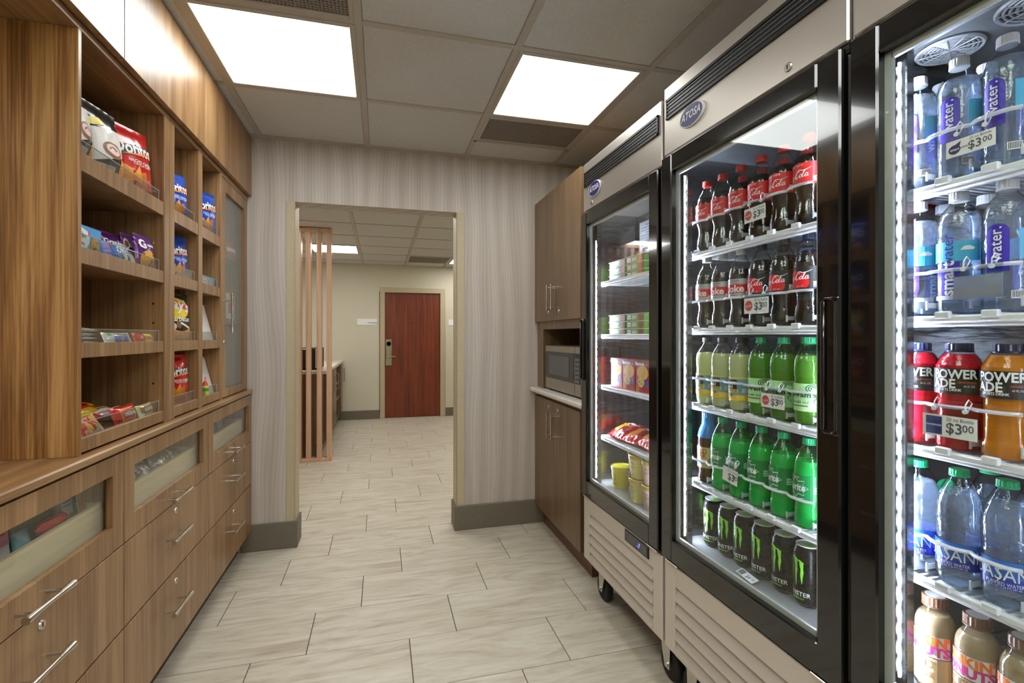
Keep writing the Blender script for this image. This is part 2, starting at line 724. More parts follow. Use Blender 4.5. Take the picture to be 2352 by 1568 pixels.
# a script wordmark drawn with brush strokes: C o c a - C o l a, about 4.6 wide and 1 tall
def script_mark():
    S = []

    def C(x, big):
        S.append(stroke([(x + .62, .74), (x + .5, .95), (x + .3, .92), (x + .08, .55), (x + .02, .2), (x + .16, .0), (x + .42, .08), (x + .66, .34)], [.05, .10, .10, .17, .18, .14, .09, .04]))

    def o(x):
        S.append(stroke([(x + .2, .50), (x + .04, .28), (x + .06, .04), (x + .22, .02), (x + .36, .24), (x + .3, .46), (x + .2, .5)], [.06, .13, .13, .08, .12, .1, .06]))

    def c(x):
        S.append(stroke([(x + .34, .42), (x + .24, .5), (x + .06, .28), (x + .08, .04), (x + .24, .04), (x + .42, .22)], [.09, .07, .13, .13, .07, .04]))

    def l(x):
        S.append(stroke([(x + .0, .2), (x + .24, .62), (x + .34, .95), (x + .24, .98), (x + .1, .5), (x + .08, .06), (x + .2, .02), (x + .34, .2)], [.04, .07, .07, .08, .14, .13, .07, .04]))

    def a(x):
        S.append(stroke([(x + .36, .42), (x + .22, .5), (x + .05, .28), (x + .06, .04), (x + .2, .02), (x + .36, .3), (x + .4, .48)], [.07, .07, .13, .13, .07, .08, .1]))
        S.append(stroke([(x + .4, .48), (x + .34, .16), (x + .42, .02), (x + .56, .18)], [.11, .13, .09, .04]))
    C(-2.35, 1); o(-1.72); c(-1.32); a(-.92)
    S.append(stroke([(-.36, .28), (-.16, .32)], .1))
    C(0, 1); o(.66); l(1.06); a(1.42)
    S.append(stroke([(.2, .95), (.55, 1.15), (1.0, .98), (1.6, 1.02), (2.2, 1.3)], [.05, .11, .09, .1, .03]))
    S.append(stroke([(-2.2, .0), (-1.7, -.25), (-.9, -.22), (-.3, -.12)], [.1, .1, .08, .03]))
    vs, fs = join2(S)
    return [(x + y * .18, y) for x, y in vs], fs


SCRIPT = script_mark()
INKW = M('white print', 'f1f1f1', .5, 0, 0)
INKR = M('cola red print', 'd9141c', .4, 0, .02)
INKK = M('black print', '141414', .5, 0, .02)
INKG = M('grey print', '55585c', .5, 0, .02)
INKB = M('navy print', '22285e', .4, 0, .02)
INKY = M('yellow print', 'f4d428', .4, 0, .02)
INKS = M('silver print', 'b7bcc3', .35, .4, .02)

# ================================================================== THE SETTING
YB, YB2, YFAR = 3.218, 3.358, 7.88       # front and rear face of the wall with the opening; far wall
ZC, ZC2 = 2.469, 2.39                    # ceilings
XL, XR = -1.10, 1.80
# floor: grout bed with porcelain planks laid on it, rows along X with a one-third offset
fl = struct('floor', MB().box(-2.4, 2.3, -1.7, 8.0, -.06, -.003), GROUT, 'pale greige plank tile floor running through the opening', 'floor')
TLX, TLY, TSH, TX0, TY0 = .6107, .308, .33075, -.4934, 1.8108
tile_me = MB().box(0, TLX - .0035, 0, TLY - .0035, -.012, 0, .0012).build('tile', FLOORM)
tile_mesh = tile_me.data
bpy.data.objects.remove(tile_me)
for k in range(-8, 20):
    y0 = TY0 + k * TLY
    lo, hi = (-1.0, 1.75) if y0 < YB - .2 else (-1.0, 1.5)
    for m in range(-12, 12):
        x0 = TX0 + (k * TSH + m) * TLX
        if x0 + TLX < lo or x0 > hi: continue
        t = put('tile', tile_mesh, fl)
        t.location = (x0 + .0017, y0 + .0017, random.uniform(-.0004, 0))

# walls of the pantry
wb = MB()
wb.box(XL - .1, -.505, YB, YB2, 0, ZC + .1)
wb.box(.485, XR + .1, YB, YB2, 0, ZC + .1)
wb.box(-.505, .485, YB, YB2, 2.10, ZC + .1)
struct('wall_back', wb, WALLP, 'pale wood-grain papered wall with a doorless opening', 'wall')
struct('wall_left', MB().box(XL - .1, XL, -1.6, YB, 0, ZC + .1), WALLP, 'wall behind the wooden shelving units', 'wall')
struct('wall_right', MB().box(XR, XR + .1, -1.6, YB, 0, ZC + .1), WALLP, 'wall behind the glass door coolers', 'wall')
struct('wall_front', MB().box(XL - .1, XR + .1, -1.7, -1.6, 0, ZC + .1), BEIGE, 'wall behind the viewer', 'wall')
# corner trim of the opening
t1 = MB().box(-.553, -.503, YB - .004, YB, .155, 2.10, .001)
t1.box(-.505, -.502, YB - .004, YB2, .155, 2.10)
struct('trim_1', t1, TRIMB, 'beige metal corner strip on the near side of the opening', 'trim')
t2 = MB().box(.483, .536, YB - .004, YB, .155, 2.10, .001)
t2.box(.482, .486, YB - .004, YB2, .155, 2.10)
struct('trim_2', t2, TRIMB, 'beige metal corner strip beside the pantry cabinet', 'trim')


def base_run(pts, h=.16, t=.013):
    """rubber base along a chain of wall points (outward side to the left of travel)"""
    mb = MB()
    for (xa, ya), (xb, yb) in zip(pts[:-1], pts[1:]):
        d = Vector((xb - xa, yb - ya)).normalized()
        n = Vector((-d.y, d.x)) * t
        e = d * t
        ax, ay, bx, by = xa - e.x * 0, ya - e.y * 0, xb, yb
        prof = [(0, 0), (1.0, 0), (1.0, h - .006), (.6, h), (0, h)]
        vs = []
        for px, py in ((ax, ay), (bx, by)):
            for f, z in prof: vs.append((px + n.x * f, py + n.y * f, z))
        fs = [(i, (i + 1) % 5, 5 + (i + 1) % 5, 5 + i) for i in range(5)] + [(4, 3, 2, 1, 0), (5, 6, 7, 8, 9)]
        mb.add(vs, [f[::-1] for f in fs])
    return mb


bl = MB().box(-.80, -.490, YB - .014, YB, 0, .16, .003)
bl.box(-.503, -.4906, YB - .0133, YB2 + .014, 0, .1594)
struct('baseboard_left', bl, BASEB, 'dark taupe base wrapped round the end wall beside the drawers', 'baseboard')
br = MB().box(.470, 1.10, YB - .014, YB, 0, .16, .003)
br.box(.4706, .483, YB - .0133, YB2 + .014, 0, .1594)
struct('baseboard_right', br, BASEB, 'dark taupe base wrapped round the end wall beside the cabinet', 'baseboard')

# ---- ceiling: grid bars and lay-in panels as parts
GX = [-1.305, -.695, -.083, .545, 1.157, 1.77]
GY = [-1.66, -1.05, -.44, .10, .71, 1.325, 1.940, 2.572, 3.19]
LIGHTS = {(1, 6), (3, 6), (1, 3), (3, 3), (1, 1), (3, 1), (2, 2), (0, 2), (4, 2)}  # panels over and behind the viewer are unseen, added for even fill light
cl = struct('ceiling', MB().box(XL - .1, XR + .1, -1.7, YB, ZC + .04, ZC + .1), CEILM, 'suspended ceiling of fibre panels in a grid', 'ceiling')
grid = MB()
for x in GX[1:-1]: grid.box(x - .0148, x + .0148, -1.6, YB, ZC - .002, ZC + .03, .001)
for y in GY[1:]: grid.box(XL, XR, y - .0148, y + .0148, ZC - .0012, ZC + .029, .001)
grid.box(XL, XR, YB - .02, YB, ZC - .003, ZC + .03).box(XR - .02, XR, -1.6, YB, ZC - .003, ZC + .03)
grid.build('grid_bar', TBAR, cl)


def ceil_panel(x0, x1, y0, y1, z):
    """lay-in panel with a stepped edge"""
    mb = MB().box(x0 + .014, x1 - .014, y0 + .014, y1 - .014, z + .003, z + .018, .004)
    return mb.box(x0 + .003, x1 - .003, y0 + .003, y1 - .003, z + .016, z + .030)


def panel_light(x0, x1, y0, y1, z, label, mat, group):
    o = thing('ceiling_light', label, 'ceiling light', ((x0 + x1) / 2, (y0 + y1) / 2, z), 0, group)
    w, d = (x1 - x0) / 2, (y1 - y0) / 2
    f = MB()
    for a in (-1, 1):
        f.box(a * (w - .013), a * (w - .034), -d + .013, d - .013, -.006, .03, .002)
        f.box(-w + .034, w - .034, a * (d - .013), a * (d - .034), -.006, .03, .002)
    f.build('frame', TBAR, o)
    MB().box(-w + .034, w - .034, -d + .034, d - .034, -.001, .012).build('diffuser', mat, o)
    return o


def vent(x0, x1, y0, y1, z, label, group):
    o = thing('ceiling_vent', label, 'air vent', ((x0 + x1) / 2, (y0 + y1) / 2, z), 0, group)
    w, d = (x1 - x0) / 2, (y1 - y0) / 2
    f = MB()
    for a in (-1, 1):
        f.box(a * (w - .013), a * (w - .03), -d + .013, d - .013, -.004, .03, .002)
        f.box(-w + .03, w - .03, a * (d - .013), a * (d - .03), -.004, .03, .002)
    f.build('frame', TBAR, o)
    MB().box(-w + .03, w - .03, -d + .03, d - .03, .022, .03).build('backing', M('vent backing', '241f1a', .8), o)
    g = MB()
    nx, ny = int((2 * w - .06) / .013), int((2 * d - .06) / .013)
    for i in range(nx + 1):
        x = -w + .03 + i * (2 * w - .06) / nx
        g.box(x - .0028, x + .0028, -d + .03, d - .03, .002, .006)
    for j in range(ny + 1):
        y = -d + .03 + j * (2 * d - .06) / ny
        g.box(-w + .03, w - .03, y - .0028, y + .0028, .001, .005)
    tag(g.build('perforated_face', M('vent face', '8a8177', .5), o), None, None, None, 'stuff')
    return o


for i in range(len(GX) - 1):
    for j in range(len(GY) - 1):
        x0, x1, y0, y1 = max(GX[i], XL), min(GX[i + 1], XR), max(GY[j], -1.6), GY[j + 1]
        if (i, j) in LIGHTS or (i, j) in ((1, 5), (3, 7)): continue
        ceil_panel(x0, x1, y0, y1, ZC).build('ceiling_panel', CEILM, cl)
LBL = {(1, 6): 'square lit ceiling panel above the wooden shelves', (3, 6): 'square lit ceiling panel in front of the coolers, beside a vent',
       (1, 3): 'unseen fill light panel added over the viewer, on the shelf side', (3, 3): 'unseen fill light panel added over the viewer, on the cooler side', (1, 1): 'unseen fill light panel added behind the viewer, shelf side', (3, 1): 'unseen fill light panel added behind the viewer, cooler side',
       (2, 2): 'unseen fill light panel added behind the viewer, in the middle', (0, 2): 'unseen fill light panel added behind the viewer, at the left wall', (4, 2): 'unseen fill light panel added behind the viewer, at the right wall'}
for (i, j), t in LBL.items():
    panel_light(GX[i], GX[i + 1], GY[j], GY[j + 1], ZC, t, PANELM, 'lit panels of the pantry ceiling')
vent(GX[1], GX[2], GY[5] + .3, GY[6], ZC, 'perforated ceiling vent next to the large lit panel', 'ceiling vents')
ceil_panel(GX[1], GX[2], GY[5], GY[5] + .3, ZC).build('ceiling_panel', CEILM, cl)
vent(GX[3], GX[4], GY[7], GY[7] + .345, ZC, 'perforated ceiling vent between lit panel and papered wall', 'ceiling vents')
MB().box(GX[3], GX[4], GY[7] + .345, GY[7] + .369, ZC - .002, ZC + .03, .001).build('grid_bar', TBAR, cl)
ceil_panel(GX[3], GX[4], GY[7] + .362, GY[8], ZC).build('ceiling_panel', CEILM, cl)

# ---- the room beyond the opening
struct('wall_far', MB().box(-2.4, -.02, YFAR, YFAR + .12, 0, 2.7).box(1.0, 2.3, YFAR, YFAR + .12, 0, 2.7).box(-.02, 1.0, YFAR, YFAR + .12, 1.975, 2.7).box(-.02, 1.0, YFAR + .10, YFAR + .12, 0, 1.975),
       BEIGE, 'beige wall with the red-brown door beyond the opening', 'wall')
struct('wall_far_left', MB().box(-2.4, -2.3, YB2, YFAR, 0, 2.7), BEIGE, 'side wall of the far room behind the slats', 'wall')
struct('wall_far_right', MB().box(2.2, 2.3, YB2, YFAR, 0, 2.7), BEIGE, 'side wall of the far room', 'wall')
nb = MB().box(-2.4, -.503, YB2 + .001, YB2 + .01, 0, 2.6).box(.484, 2.3, YB2 + .001, YB2 + .01, 0, 2.6).box(-.503, .484, YB2 + .001, YB2 + .01, 2.11, 2.6)
struct('wall_far_near', nb, BEIGE, 'beige rear face of the wall with the opening', 'wall')
struct('baseboard_far', MB().box(-2.3, -.012, YFAR - .013, YFAR, 0, .135, .003).box(1.01, 2.2, YFAR - .013, YFAR, 0, .135, .003), BASEB, 'dark taupe base along the far beige wall', 'baseboard')
FX = [-2.09, -1.48, -.87, -.262, .368, .98, 1.59, 2.2]
FY = [YB2 + .01, 3.84, 4.45, 5.06, 5.67, 6.28, 6.89, 7.50, YFAR]
cf = struct('ceiling', MB().box(-2.4, 2.3, YB2 + .01, YFAR, ZC2 + .04, ZC2 + .09), CEILM, 'suspended ceiling of the far room', 'ceiling')
g = MB()
for x in FX[1:-1]: g.box(x - .0145, x + .0145, YB2 + .01, YFAR, ZC2 - .002, ZC2 + .03, .001)
for y in FY[1:-1]: g.box(-2.0, 2.2, y - .0145, y + .0145, ZC2 - .0012, ZC2 + .029, .001)
g.build('grid_bar', TBAR, cf)
FL = {(2, 5): 'lit ceiling panel seen between the wooden slats', (5, 6): 'lit ceiling panel of the far room, only its corner showing past the opening',
      (3, 1): 'unseen fill light panel added just beyond the opening', (1, 3): 'unseen fill light panel added behind the slat screen', (5, 2): 'unseen fill light panel added in the far room near the opening'}  # these panels are unseen, added to brighten the far room
for i in range(7):
    for j in range(8):
        x0, x1, y0, y1 = FX[i], FX[i + 1], FY[j], FY[j + 1]
        if (i, j) in FL: panel_light(x0, x1, y0, y1, ZC2, FL[i, j], PANELF, 'lit panels of the far room')
        elif (i, j) == (4, 6): vent(x0, x1, y0, y1, ZC2, 'square grey ceiling vent above the far door', 'ceiling vents')
        else: ceil_panel(x0, x1, y0, y1, ZC2).build('ceiling_panel', CEILM, cf)

# far door with frame and card lock
d1 = struct('door_1', MB().box(.062, .922, YFAR + .02, YFAR + .065, .006, 1.958, .002), MAHOG, 'red-brown wooden door with a card lock', 'door')
fr = MB()
for x0, x1 in ((-.012, .062), (.922, .996)):
    fr.box(x0, x1, YFAR - .02, YFAR + .10, 0, 2.04, .004)
fr.box(.062, .922, YFAR - .02, YFAR + .10, 1.962, 2.04, .004)
fr.box(.05, .07, YFAR + .066, YFAR + .1, 0, 1.97).box(.914, .934, YFAR + .066, YFAR + .1, 0, 1.97)
fr.build('door_frame', TRIMB, d1)
lp = MB().box(.07, .168, YFAR + .004, YFAR + .02, .82, 1.235, .005).box(.08, .155, YFAR - .004, YFAR + .006, .93, 1.2, .006)
lo = lp.build('lock_plate', metal('lock nickel', 'a59d86', .35), d1)
MB().lathe([(.034, 0), (.034, .02), (.026, .028), (0, .028)], 18, 0, (.121, YFAR - .004, 1.16), 'y').build('card_reader', BLACKM, lo)
MB().tube([(.125, YFAR - .004, .965), (.125, YFAR - .055, .965)], .010).tube([(.12, YFAR - .055, .965), (.222, YFAR - .055, .965)], .011).build('door_handle', CHROME, lo)
MB().lathe([(.008, 0), (.008, .006), (0, .006)], 10, 0, (.50, YFAR + .02, 1.49), 'y').build('peephole', CHROME, d1)
# room signs
s1 = thing('room_sign', 'narrow white sign on the beige wall, left of the far door', 'sign', (-.205, YFAR - .008, 1.50))
MB().box(-.148, .148, 0, .008, -.048, .048, .002).build('plate', PAPERW, s1)
MB().dec(text('STORAGE', .032, .078, -.014, bold=.01), flat(-.0008)).build('lettering', INKB, s1)
s2 = thing('room_sign', 'white sign on the beige wall, half hidden by the opening edge', 'sign', (1.185, YFAR - .008, 1.50))
MB().box(-.13, .13, 0, .008, -.048, .048, .002).build('plate', PAPERW, s2)

# slat screen
sc = thing('slat_screen', 'floor-to-ceiling screen of pinkish wooden slats beyond the opening', 'screen', (-.75, 5.38, 0))
MB().box(-.46, .262, -.045, .045, 0, .035, .003).build('bottom_rail', OAK, sc)
MB().box(-.46, .262, -.045, .045, 2.345, ZC2 - .002, .003).build('top_rail', OAK, sc)
for x in (.212, .118, .015, -.075, -.18, -.28, -.38):
    MB().box(x, x + .046, -.042, .042, .035, 2.345, .003).build('slat', OAK, sc)

# counter with cupboards behind the screen
fc = thing('counter_cabinet', 'dark wooden counter cabinet with cubbies, behind the slat screen', 'cabinet', (-.58, 5.52, 0))
W_ = MB().box(-1.40, 0, 0, .02, .14, .88)           # end panel toward the opening
W_.box(-.62, -.02, .02, .80, .14, .88).box(-.62, -.58, .80, 2.35, .14, .88)
W_.box(-.60, 0, .80, .83, .14, .88).box(-.60, 0, 1.25, 1.28, .14, .88).box(-.60, 0, 1.95, 1.98, .14, .88).box(-.60, 0, 2.32, 2.35, .14, .88)
W_.box(-.60, 0, .8, 2.35, .14, .17).box(-.60, 0, .8, 2.35, .85, .88).box(-.60, 0, 1.28, 1.95, .40, .43).box(-.60, 0, 1.28, 1.95, .62, .65)
W_.build('carcass', WOODR, fc)
for a, b in ((.04, .40), (.42, .78), (.84, 1.24), (1.99, 2.31)):
    dd = MB().box(0, .02, a, b, .16, .87, .002).build('door', WOODR, fc)
    MB().tube([(.02, b - .05, .60), (.05, b - .05, .60), (.05, b - .05, .80), (.02, b - .05, .80)], .006).build('handle', CHROME, dd)
MB().box(-1.40, -.05, .02, 2.35, 0, .14).build('toe_base', BASEB, fc)
MB().box(-1.42, .03, -.03, 2.35, .88, .92, .006).build('countertop', WHITEQ, fc)
mo = thing('microwave', 'black microwave on the white counter behind the slats', 'microwave', (-.83, 5.62, .92))
MB().box(-.22, .20, 0, .36, .01, .235, .006).build('body', BLACKM, mo)
MB().box(.15, .185, -.012, 0, .02, .225, .003).build('control_strip', CHROME, mo)
MB().box(-.21, .145, -.01, 0, .02, .225, .004).build('door', BLACK, mo)
for x in (-.19, .17): MB().box(x - .015, x + .015, .03, .33, 0, .01).build('foot', RUBBER, mo)

# ================================================================== WOODEN SHELVING, LEFT SIDE
XD, XH, XU = -.743, -.765, -.742      # faces of drawers, open shelves and top cupboards


def bar_handle(L=.165, proud=.036):
    """flared bar pull lying along Y with two posts, root at the face, growing along +X"""
    mb = MB()
    h = L / 2
    prof = [(0, -h), (.0085, -h), (.0088, -h + .004), (.0055, -h * .35), (.0050, 0), (.0055, h * .35), (.0088, h - .004), (.0085, h), (0, h)]
    mb.lathe(prof, 14, 0, (proud, 0, 0), 'y')
    for s in (-1, 1): mb.tube([(0, s * h * .62, 0), (proud, s * h * .62, 0)], .0042, 8)
    return mb


def lock_mb():
    mb = MB().lathe([(.0, 0), (.0115, 0), (.0115, .002), (.010, .004), (.0, .004)], 18, 0, (0, 0, 0), 'x')
    return mb.box(.004, .0046, -.0012, .0012, -.005, .005, 0, 1)


def yoff(mb, dx, dy, dz):
    mb.v = [(a + dx, b + dy, c + dz) for a, b, c in mb.v]
    return mb


def drawer_front(y0, y1, z0, z1):
    return MB().box(XD - .018, XD, y0 + .002, y1 - .002, z0 + .0015, z1 - .0015, .0012)


UN = [(.955, 1.716, 'nearest'), (1.716, 2.460, 'middle'), (2.460, 3.214, 'farthest')]
for y0, y1, wh in UN:
    L = (XD, (y0 + y1) / 2, 0)
    what = {'nearest': 'wooden drawer cabinet with cosmetics behind glass, below the open counter bay',
            'middle': 'wooden drawer cabinet with foil packets behind glass, below snack shelves',
            'farthest': 'wooden drawer cabinet against the papered end wall, below the frosted door'}[wh]
    c = thing('drawer_cabinet', what, 'cabinet', L, 0, 'wooden drawer cabinets')
    ca = MB().box(XL + .005, XD - .019, y0 + .001, y0 + .018, .12, .941).box(XL + .005, XD - .019, y1 - .018, y1 - .001, .12, .941)
    ca.box(XL + .005, XL + .02, y0, y1, .12, .94).box(XL + .02, XD - .019, y0 + .018, y1 - .018, .12, .138).box(XL + .02, XD - .019, y0 + .018, y1 - .018, .652, .668)
    ca.build('carcass', WOOD, c, L)
    MB().box(XL + .02, -.815, y0, y1, 0, .12).build('toe_base', M('dark toe base', '4a3a2a', .6), c, L)
    ym = (y0 + y1) / 2
    # glazed drawer
    d = MB()
    wy0, wy1, wz0, wz1 = y0 + .066, y1 - .062, .732, .882
    d.box(XD - .018, XD, y0 + .002, wy0, .6615, .936, .001).box(XD - .018, XD, wy1, y1 - .002, .6615, .936, .001)
    d.box(XD - .018, XD, wy0, wy1, .6615, wz0).box(XD - .018, XD, wy0, wy1, wz1, .936)
    dr = d.build('glazed_drawer', WOOD, c, L)
    MB().box(XD - .015, XD - .012, wy0 - .001, wy1 + .001, wz0 - .001, wz1 + .001).build('glass', GLASSD, dr, L)
    tr = MB().box(XD - .052, XD - .040, y0 + .02, y1 - .02, .69, .800).box(XL + .03, XD - .04, y0 + .02, y1 - .02, .69, .70)
    tr.box(XL + .03, XD - .04, y0 + .02, y0 + .032, .70, .80).box(XL + .03, XD - .04, y1 - .032, y1 - .02, .70, .80).box(XL + .03, XL + .04, y0 + .02, y1 - .02, .7, .8)
    tr.build('tray', MAPLE, dr, L)
    yoff(bar_handle(), XD, ym - .02, .694).build('handle', CHROME, dr, L)
    for z0, z1, hz, lz in ((.408, .659, .548, .629), (.125, .405, .290, .366)):
        dr = drawer_front(y0, y1, z0, z1).build('drawer', WOOD, c, L)
        yoff(bar_handle(), XD, ym - .02, hz).build('handle', CHROME, dr, L)
        yoff(lock_mb(), XD, ym + .01, lz).build('lock', [CHROME, DARK], dr, L)
# wooden ledge on top
ct = thing('ledge_counter', 'long wooden ledge counter between drawers and shelves', 'counter', (XD, 1.7, .943))
MB().box(XL + .005, -.735, .90, 3.214, .943, .966, .004).build('board', WOODY, ct, (XD, 1.7, .943))

# top cupboards
YU = [.985, 1.717, 2.424, 3.214]
for i in range(3):
    y0, y1 = YU[i], YU[i + 1]
    L = (XU, (y0 + y1) / 2, 2.112)
    c = thing('top_cupboard', ['plain wooden cupboard under the ceiling, over the open counter bay', 'plain wooden cupboard under the ceiling, over the chip shelves',
                               'plain wooden cupboard under the ceiling, at the papered wall'][i], 'cupboard', L, 0, 'top cupboards')
    MB().box(XL + .005, XU - .02, y0 + .002, y1 - .002, 2.114, ZC - .006).build('carcass', WOOD, c, L)
    MB().box(XU - .019, XU, y0 + .0012, y1 - .0012, 2.112, ZC - .008, .001).build('door', WOOD, c, L)


def acrylic(y0, y1, z, h=.05, x=XH - .012):
    mb = MB().box(x - .003, x, y0, y1, z - h * .25, z + h * .76)
    t = z + h * .76
    return mb.box(x - .0031, x + .0001, y0, y1, t - .0001, t + .0009, 0, 1).box(x - .0031, x + .0001, y1 - .0001, y1 + .0009, z - h * .25, t + .0009, 0, 1)


LIPS = [(.972, 1.010), (1.224, 1.264), (1.476, 1.520), (1.722, 1.772)]


def open_bay(parent, y0, y1, L):
    for z0, z1 in LIPS:
        s = MB().box(XL + .02, XH - .003, y0, y1, z0 + .004, z1 - .012)
        s.box(XH - .014, XH - .002, y0, y1, z0, z1, .001)
        sh = s.build('shelf', WOODY if 0 else WOOD, parent, L)
        acrylic(y0 + .004, y1 - .012, z1).build('guard', [ACRYL, ACEDGE], sh, L)


# near bay side plus first snack bay
L = (XH, 1.82, .966)
ua = thing('open_shelf_unit', 'wide wooden open shelf unit holding candy, cookies and chips', 'shelf unit', L, 0, 'open shelf units')
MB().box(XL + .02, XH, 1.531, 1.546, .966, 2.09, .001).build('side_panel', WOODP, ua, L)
MB().box(XL + .02, XH, 2.058, 2.104, .966, 2.09, .001).build('side_panel', WOOD, ua, L)
MB().box(XL + .005, XL + .02, 1.531, 2.104, .966, 2.108).build('back_panel', WOOD, ua, L)
MB().box(XL + .005, XH, .95, 2.104, 2.09, 2.110, .001).build('top_panel', WOODY, ua, L)
open_bay(ua, 1.546, 2.058, L)
for (x, z) in ((-.80, 1.62), (-.80, 1.33), (-.80, 1.40), (-.80, 1.11)):
    MB().lathe([(0, 0), (.004, 0), (.004, .002), (0, .002)], 8, 0, (x, 2.0575, z), 'y').build('shelf_pin', CHROME, ua, L)
L = (XH, 2.42, .966)
ub = thing('open_shelf_unit', 'two-column wooden open shelf unit with chip bags and white racks', 'shelf unit', L, 0, 'open shelf units')
MB().box(XL + .02, XH, 2.105, 2.150, .966, 2.09, .001).build('side_panel', WOOD, ub, L)
MB().box(XL + .02, XH, 2.407, 2.456, .966, 2.09, .001).build('divider', WOOD, ub, L)
MB().box(XL + .02, XH, 2.708, 2.730, .966, 2.09, .001).build('side_panel', WOOD, ub, L)
MB().box(XL + .005, XL + .02, 2.105, 2.730, .966, 2.108).build('back_panel', WOOD, ub, L)
MB().box(XL + .005, XH, 2.105, 2.730, 2.09, 2.110, .001).build('top_panel', WOODY, ub, L)
open_bay(ub, 2.150, 2.407, L)
open_bay(ub, 2.456, 2.708, L)
# cupboard with the frosted door
L = (XH, 2.97, .966)
uc = thing('display_cupboard', 'wooden wall cupboard with a frosted glass door, in the corner', 'cupboard', L)
c = MB().box(XL + .005, XH - .022, 2.731, 2.745, .966, 2.09).box(XL + .005, XH - .022, 3.198, 3.214, .966, 2.09).box(XL + .005, XL + .02, 2.745, 3.198, .966, 2.09)
c.box(XL + .02, XH - .022, 2.745, 3.198, .966, .98)
c.build('carcass', WOOD, uc, L)
MB().box(XL + .005, XH, 2.731, 3.214, 2.082, 2.110, .001).build('top_panel', WOODY, uc, L)
for z in (1.36, 1.70): MB().box(XL + .02, XH - .035, 2.745, 3.198, z, z + .016).build('shelf', WOOD, uc, L)
d = MB().box(XH - .02, XH, 2.734, 2.792, .972, 2.078, .001).box(XH - .02, XH, 3.138, 3.206, .972, 2.078, .001)
d.box(XH - .02, XH, 2.792, 3.138, .972, 1.012).box(XH - .02, XH, 2.792, 3.138, 2.018, 2.078)
dd = d.build('door', WOOD, uc, L)
MB().box(XH - .016, XH - .012, 2.79, 3.14, 1.01, 2.02).build('glass', frost('frosted glass', 'b9bab2', .66), dd, L)
h = bar_handle(.20)
h.v = [(a, -cc, b) for a, b, cc in h.v]
yoff(h, XH, 2.772, 1.40).build('handle', CHROME, dd, L)
yoff(lock_mb(), XH, 2.765, 1.25).build('lock', [CHROME, DARK], dd, L)

# ================================================================== CABINET WALL, RIGHT SIDE
XC = 1.025
L = (XC, 2.81, 0)
bc = thing('base_cabinet', 'brown two-door base cabinet under the white counter', 'cabinet', L)
MB().box(1.046, XR - .005, 2.385, 3.212, .12, .903).build('carcass', WOODR, bc, L)
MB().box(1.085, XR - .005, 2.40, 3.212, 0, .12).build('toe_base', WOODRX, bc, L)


def v_handle(L_=.155):
    mb = MB().lathe([(0, -L_ / 2), (.007, -L_ / 2), (.0072, -L_ / 2 + .01), (.0055, 0), (.0072, L_ / 2 - .01), (.007, L_ / 2), (0, L_ / 2)], 12, 0, (-.035, 0, 0))
    for s in (-1, 1): mb.tube([(0, 0, s * L_ * .40), (-.035, 0, s * L_ * .40)], .004, 8)
    return mb


def lock_r():
    mb = lock_mb()
    mb.v = [(-a, b, c) for a, b, c in mb.v]
    mb.f = [f[::-1] for f in mb.f]
    return mb


for y0, y1, hy, ly in ((2.838, 3.212, 2.862, 2.93), (2.417, 2.836, 2.785, 2.765)):
    d = MB().box(XC, 1.045, y0 + .001, y1 - .001, .128, .878, .001).build('door', WOODR, bc, L)
    yoff(v_handle(), XC, hy, .735).build('handle', CHROME, d, L)
    yoff(lock_r(), XC, ly, .835).build('lock', [CHROME, DARK], d, L)
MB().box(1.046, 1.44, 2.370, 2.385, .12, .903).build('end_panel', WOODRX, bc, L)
wc = thing('white_counter', 'white stone counter slab carrying the microwave', 'counter', (XC, 2.81, .905))
MB().box(.988, XR - .005, 2.325, 3.214, .905, .935, .008).build('slab', WHITEQ, wc, (XC, 2.81, .905))
L = (XC, 2.81, .935)
tc_ = thing('wall_cabinet', 'tall brown two-door wall cabinet with an open microwave niche below', 'cabinet', L)
b = MB().box(1.046, XR - .005, 3.093, 3.212, .935, 1.378).box(1.046, XR - .005, 2.372, 2.436, .935, 1.378)
b.box(1.046, XR - .005, 2.436, 3.093, 1.326, 1.378).box(XR - .02, XR - .005, 2.436, 3.093, .935, 1.326).box(1.046, XR - .005, 2.385, 3.212, 1.378, 2.183)
b.build('carcass', WOODR, tc_, L)
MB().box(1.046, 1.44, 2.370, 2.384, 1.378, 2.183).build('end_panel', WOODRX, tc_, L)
for y0, y1, hy, ly in ((2.836, 3.212, 2.862, 2.93), (2.417, 2.834, 2.785, 2.745)):
    d = MB().box(XC, 1.045, y0 + .001, y1 - .001, 1.378, 2.185, .001).build('door', WOODR, tc_, L)
    yoff(v_handle(), XC, hy, 1.518).build('handle', CHROME, d, L)
    yoff(lock_r(), XC, ly, 1.432).build('lock', [CHROME, DARK], d, L)
# microwave
L = (1.07, 2.77, .935)
mw = thing('microwave', 'silver microwave with dark window in the brown cabinet niche', 'microwave', L)
MB().box(1.075, 1.42, 2.475, 3.068, .945, 1.222, .006).build('body', M('microwave grey', '8f8c86', .4, .3), mw, L)
dm = MB().box(1.052, 1.075, 2.565, 3.068, .945, 1.222, .004).build('door', metal('microwave silver', 'b9b2a6', .3), mw, L)
MB().box(1.0495, 1.053, 2.572, 3.060, 1.015, 1.185, .001).build('window_surround', M('smoked panel', '3b3a39', .25), dm, L)
MB().box(1.0475, 1.051, 2.640, 2.985, 1.04, 1.160, .001).build('window', M('dark mesh window', '57585a', .15, 0, .1, 400), dm, L)
pc = MB().box(1.052, 1.075, 2.475, 2.560, .945, 1.222, .004).build('control_panel', metal('microwave silver', 'b9b2a6', .3), mw, L)
kp = MB().box(1.0495, 1.053, 2.483, 2.553, 1.015, 1.185, .001).build('keypad', M('keypad dark', '2c2c2e', .4), pc, L)
kb = MB()
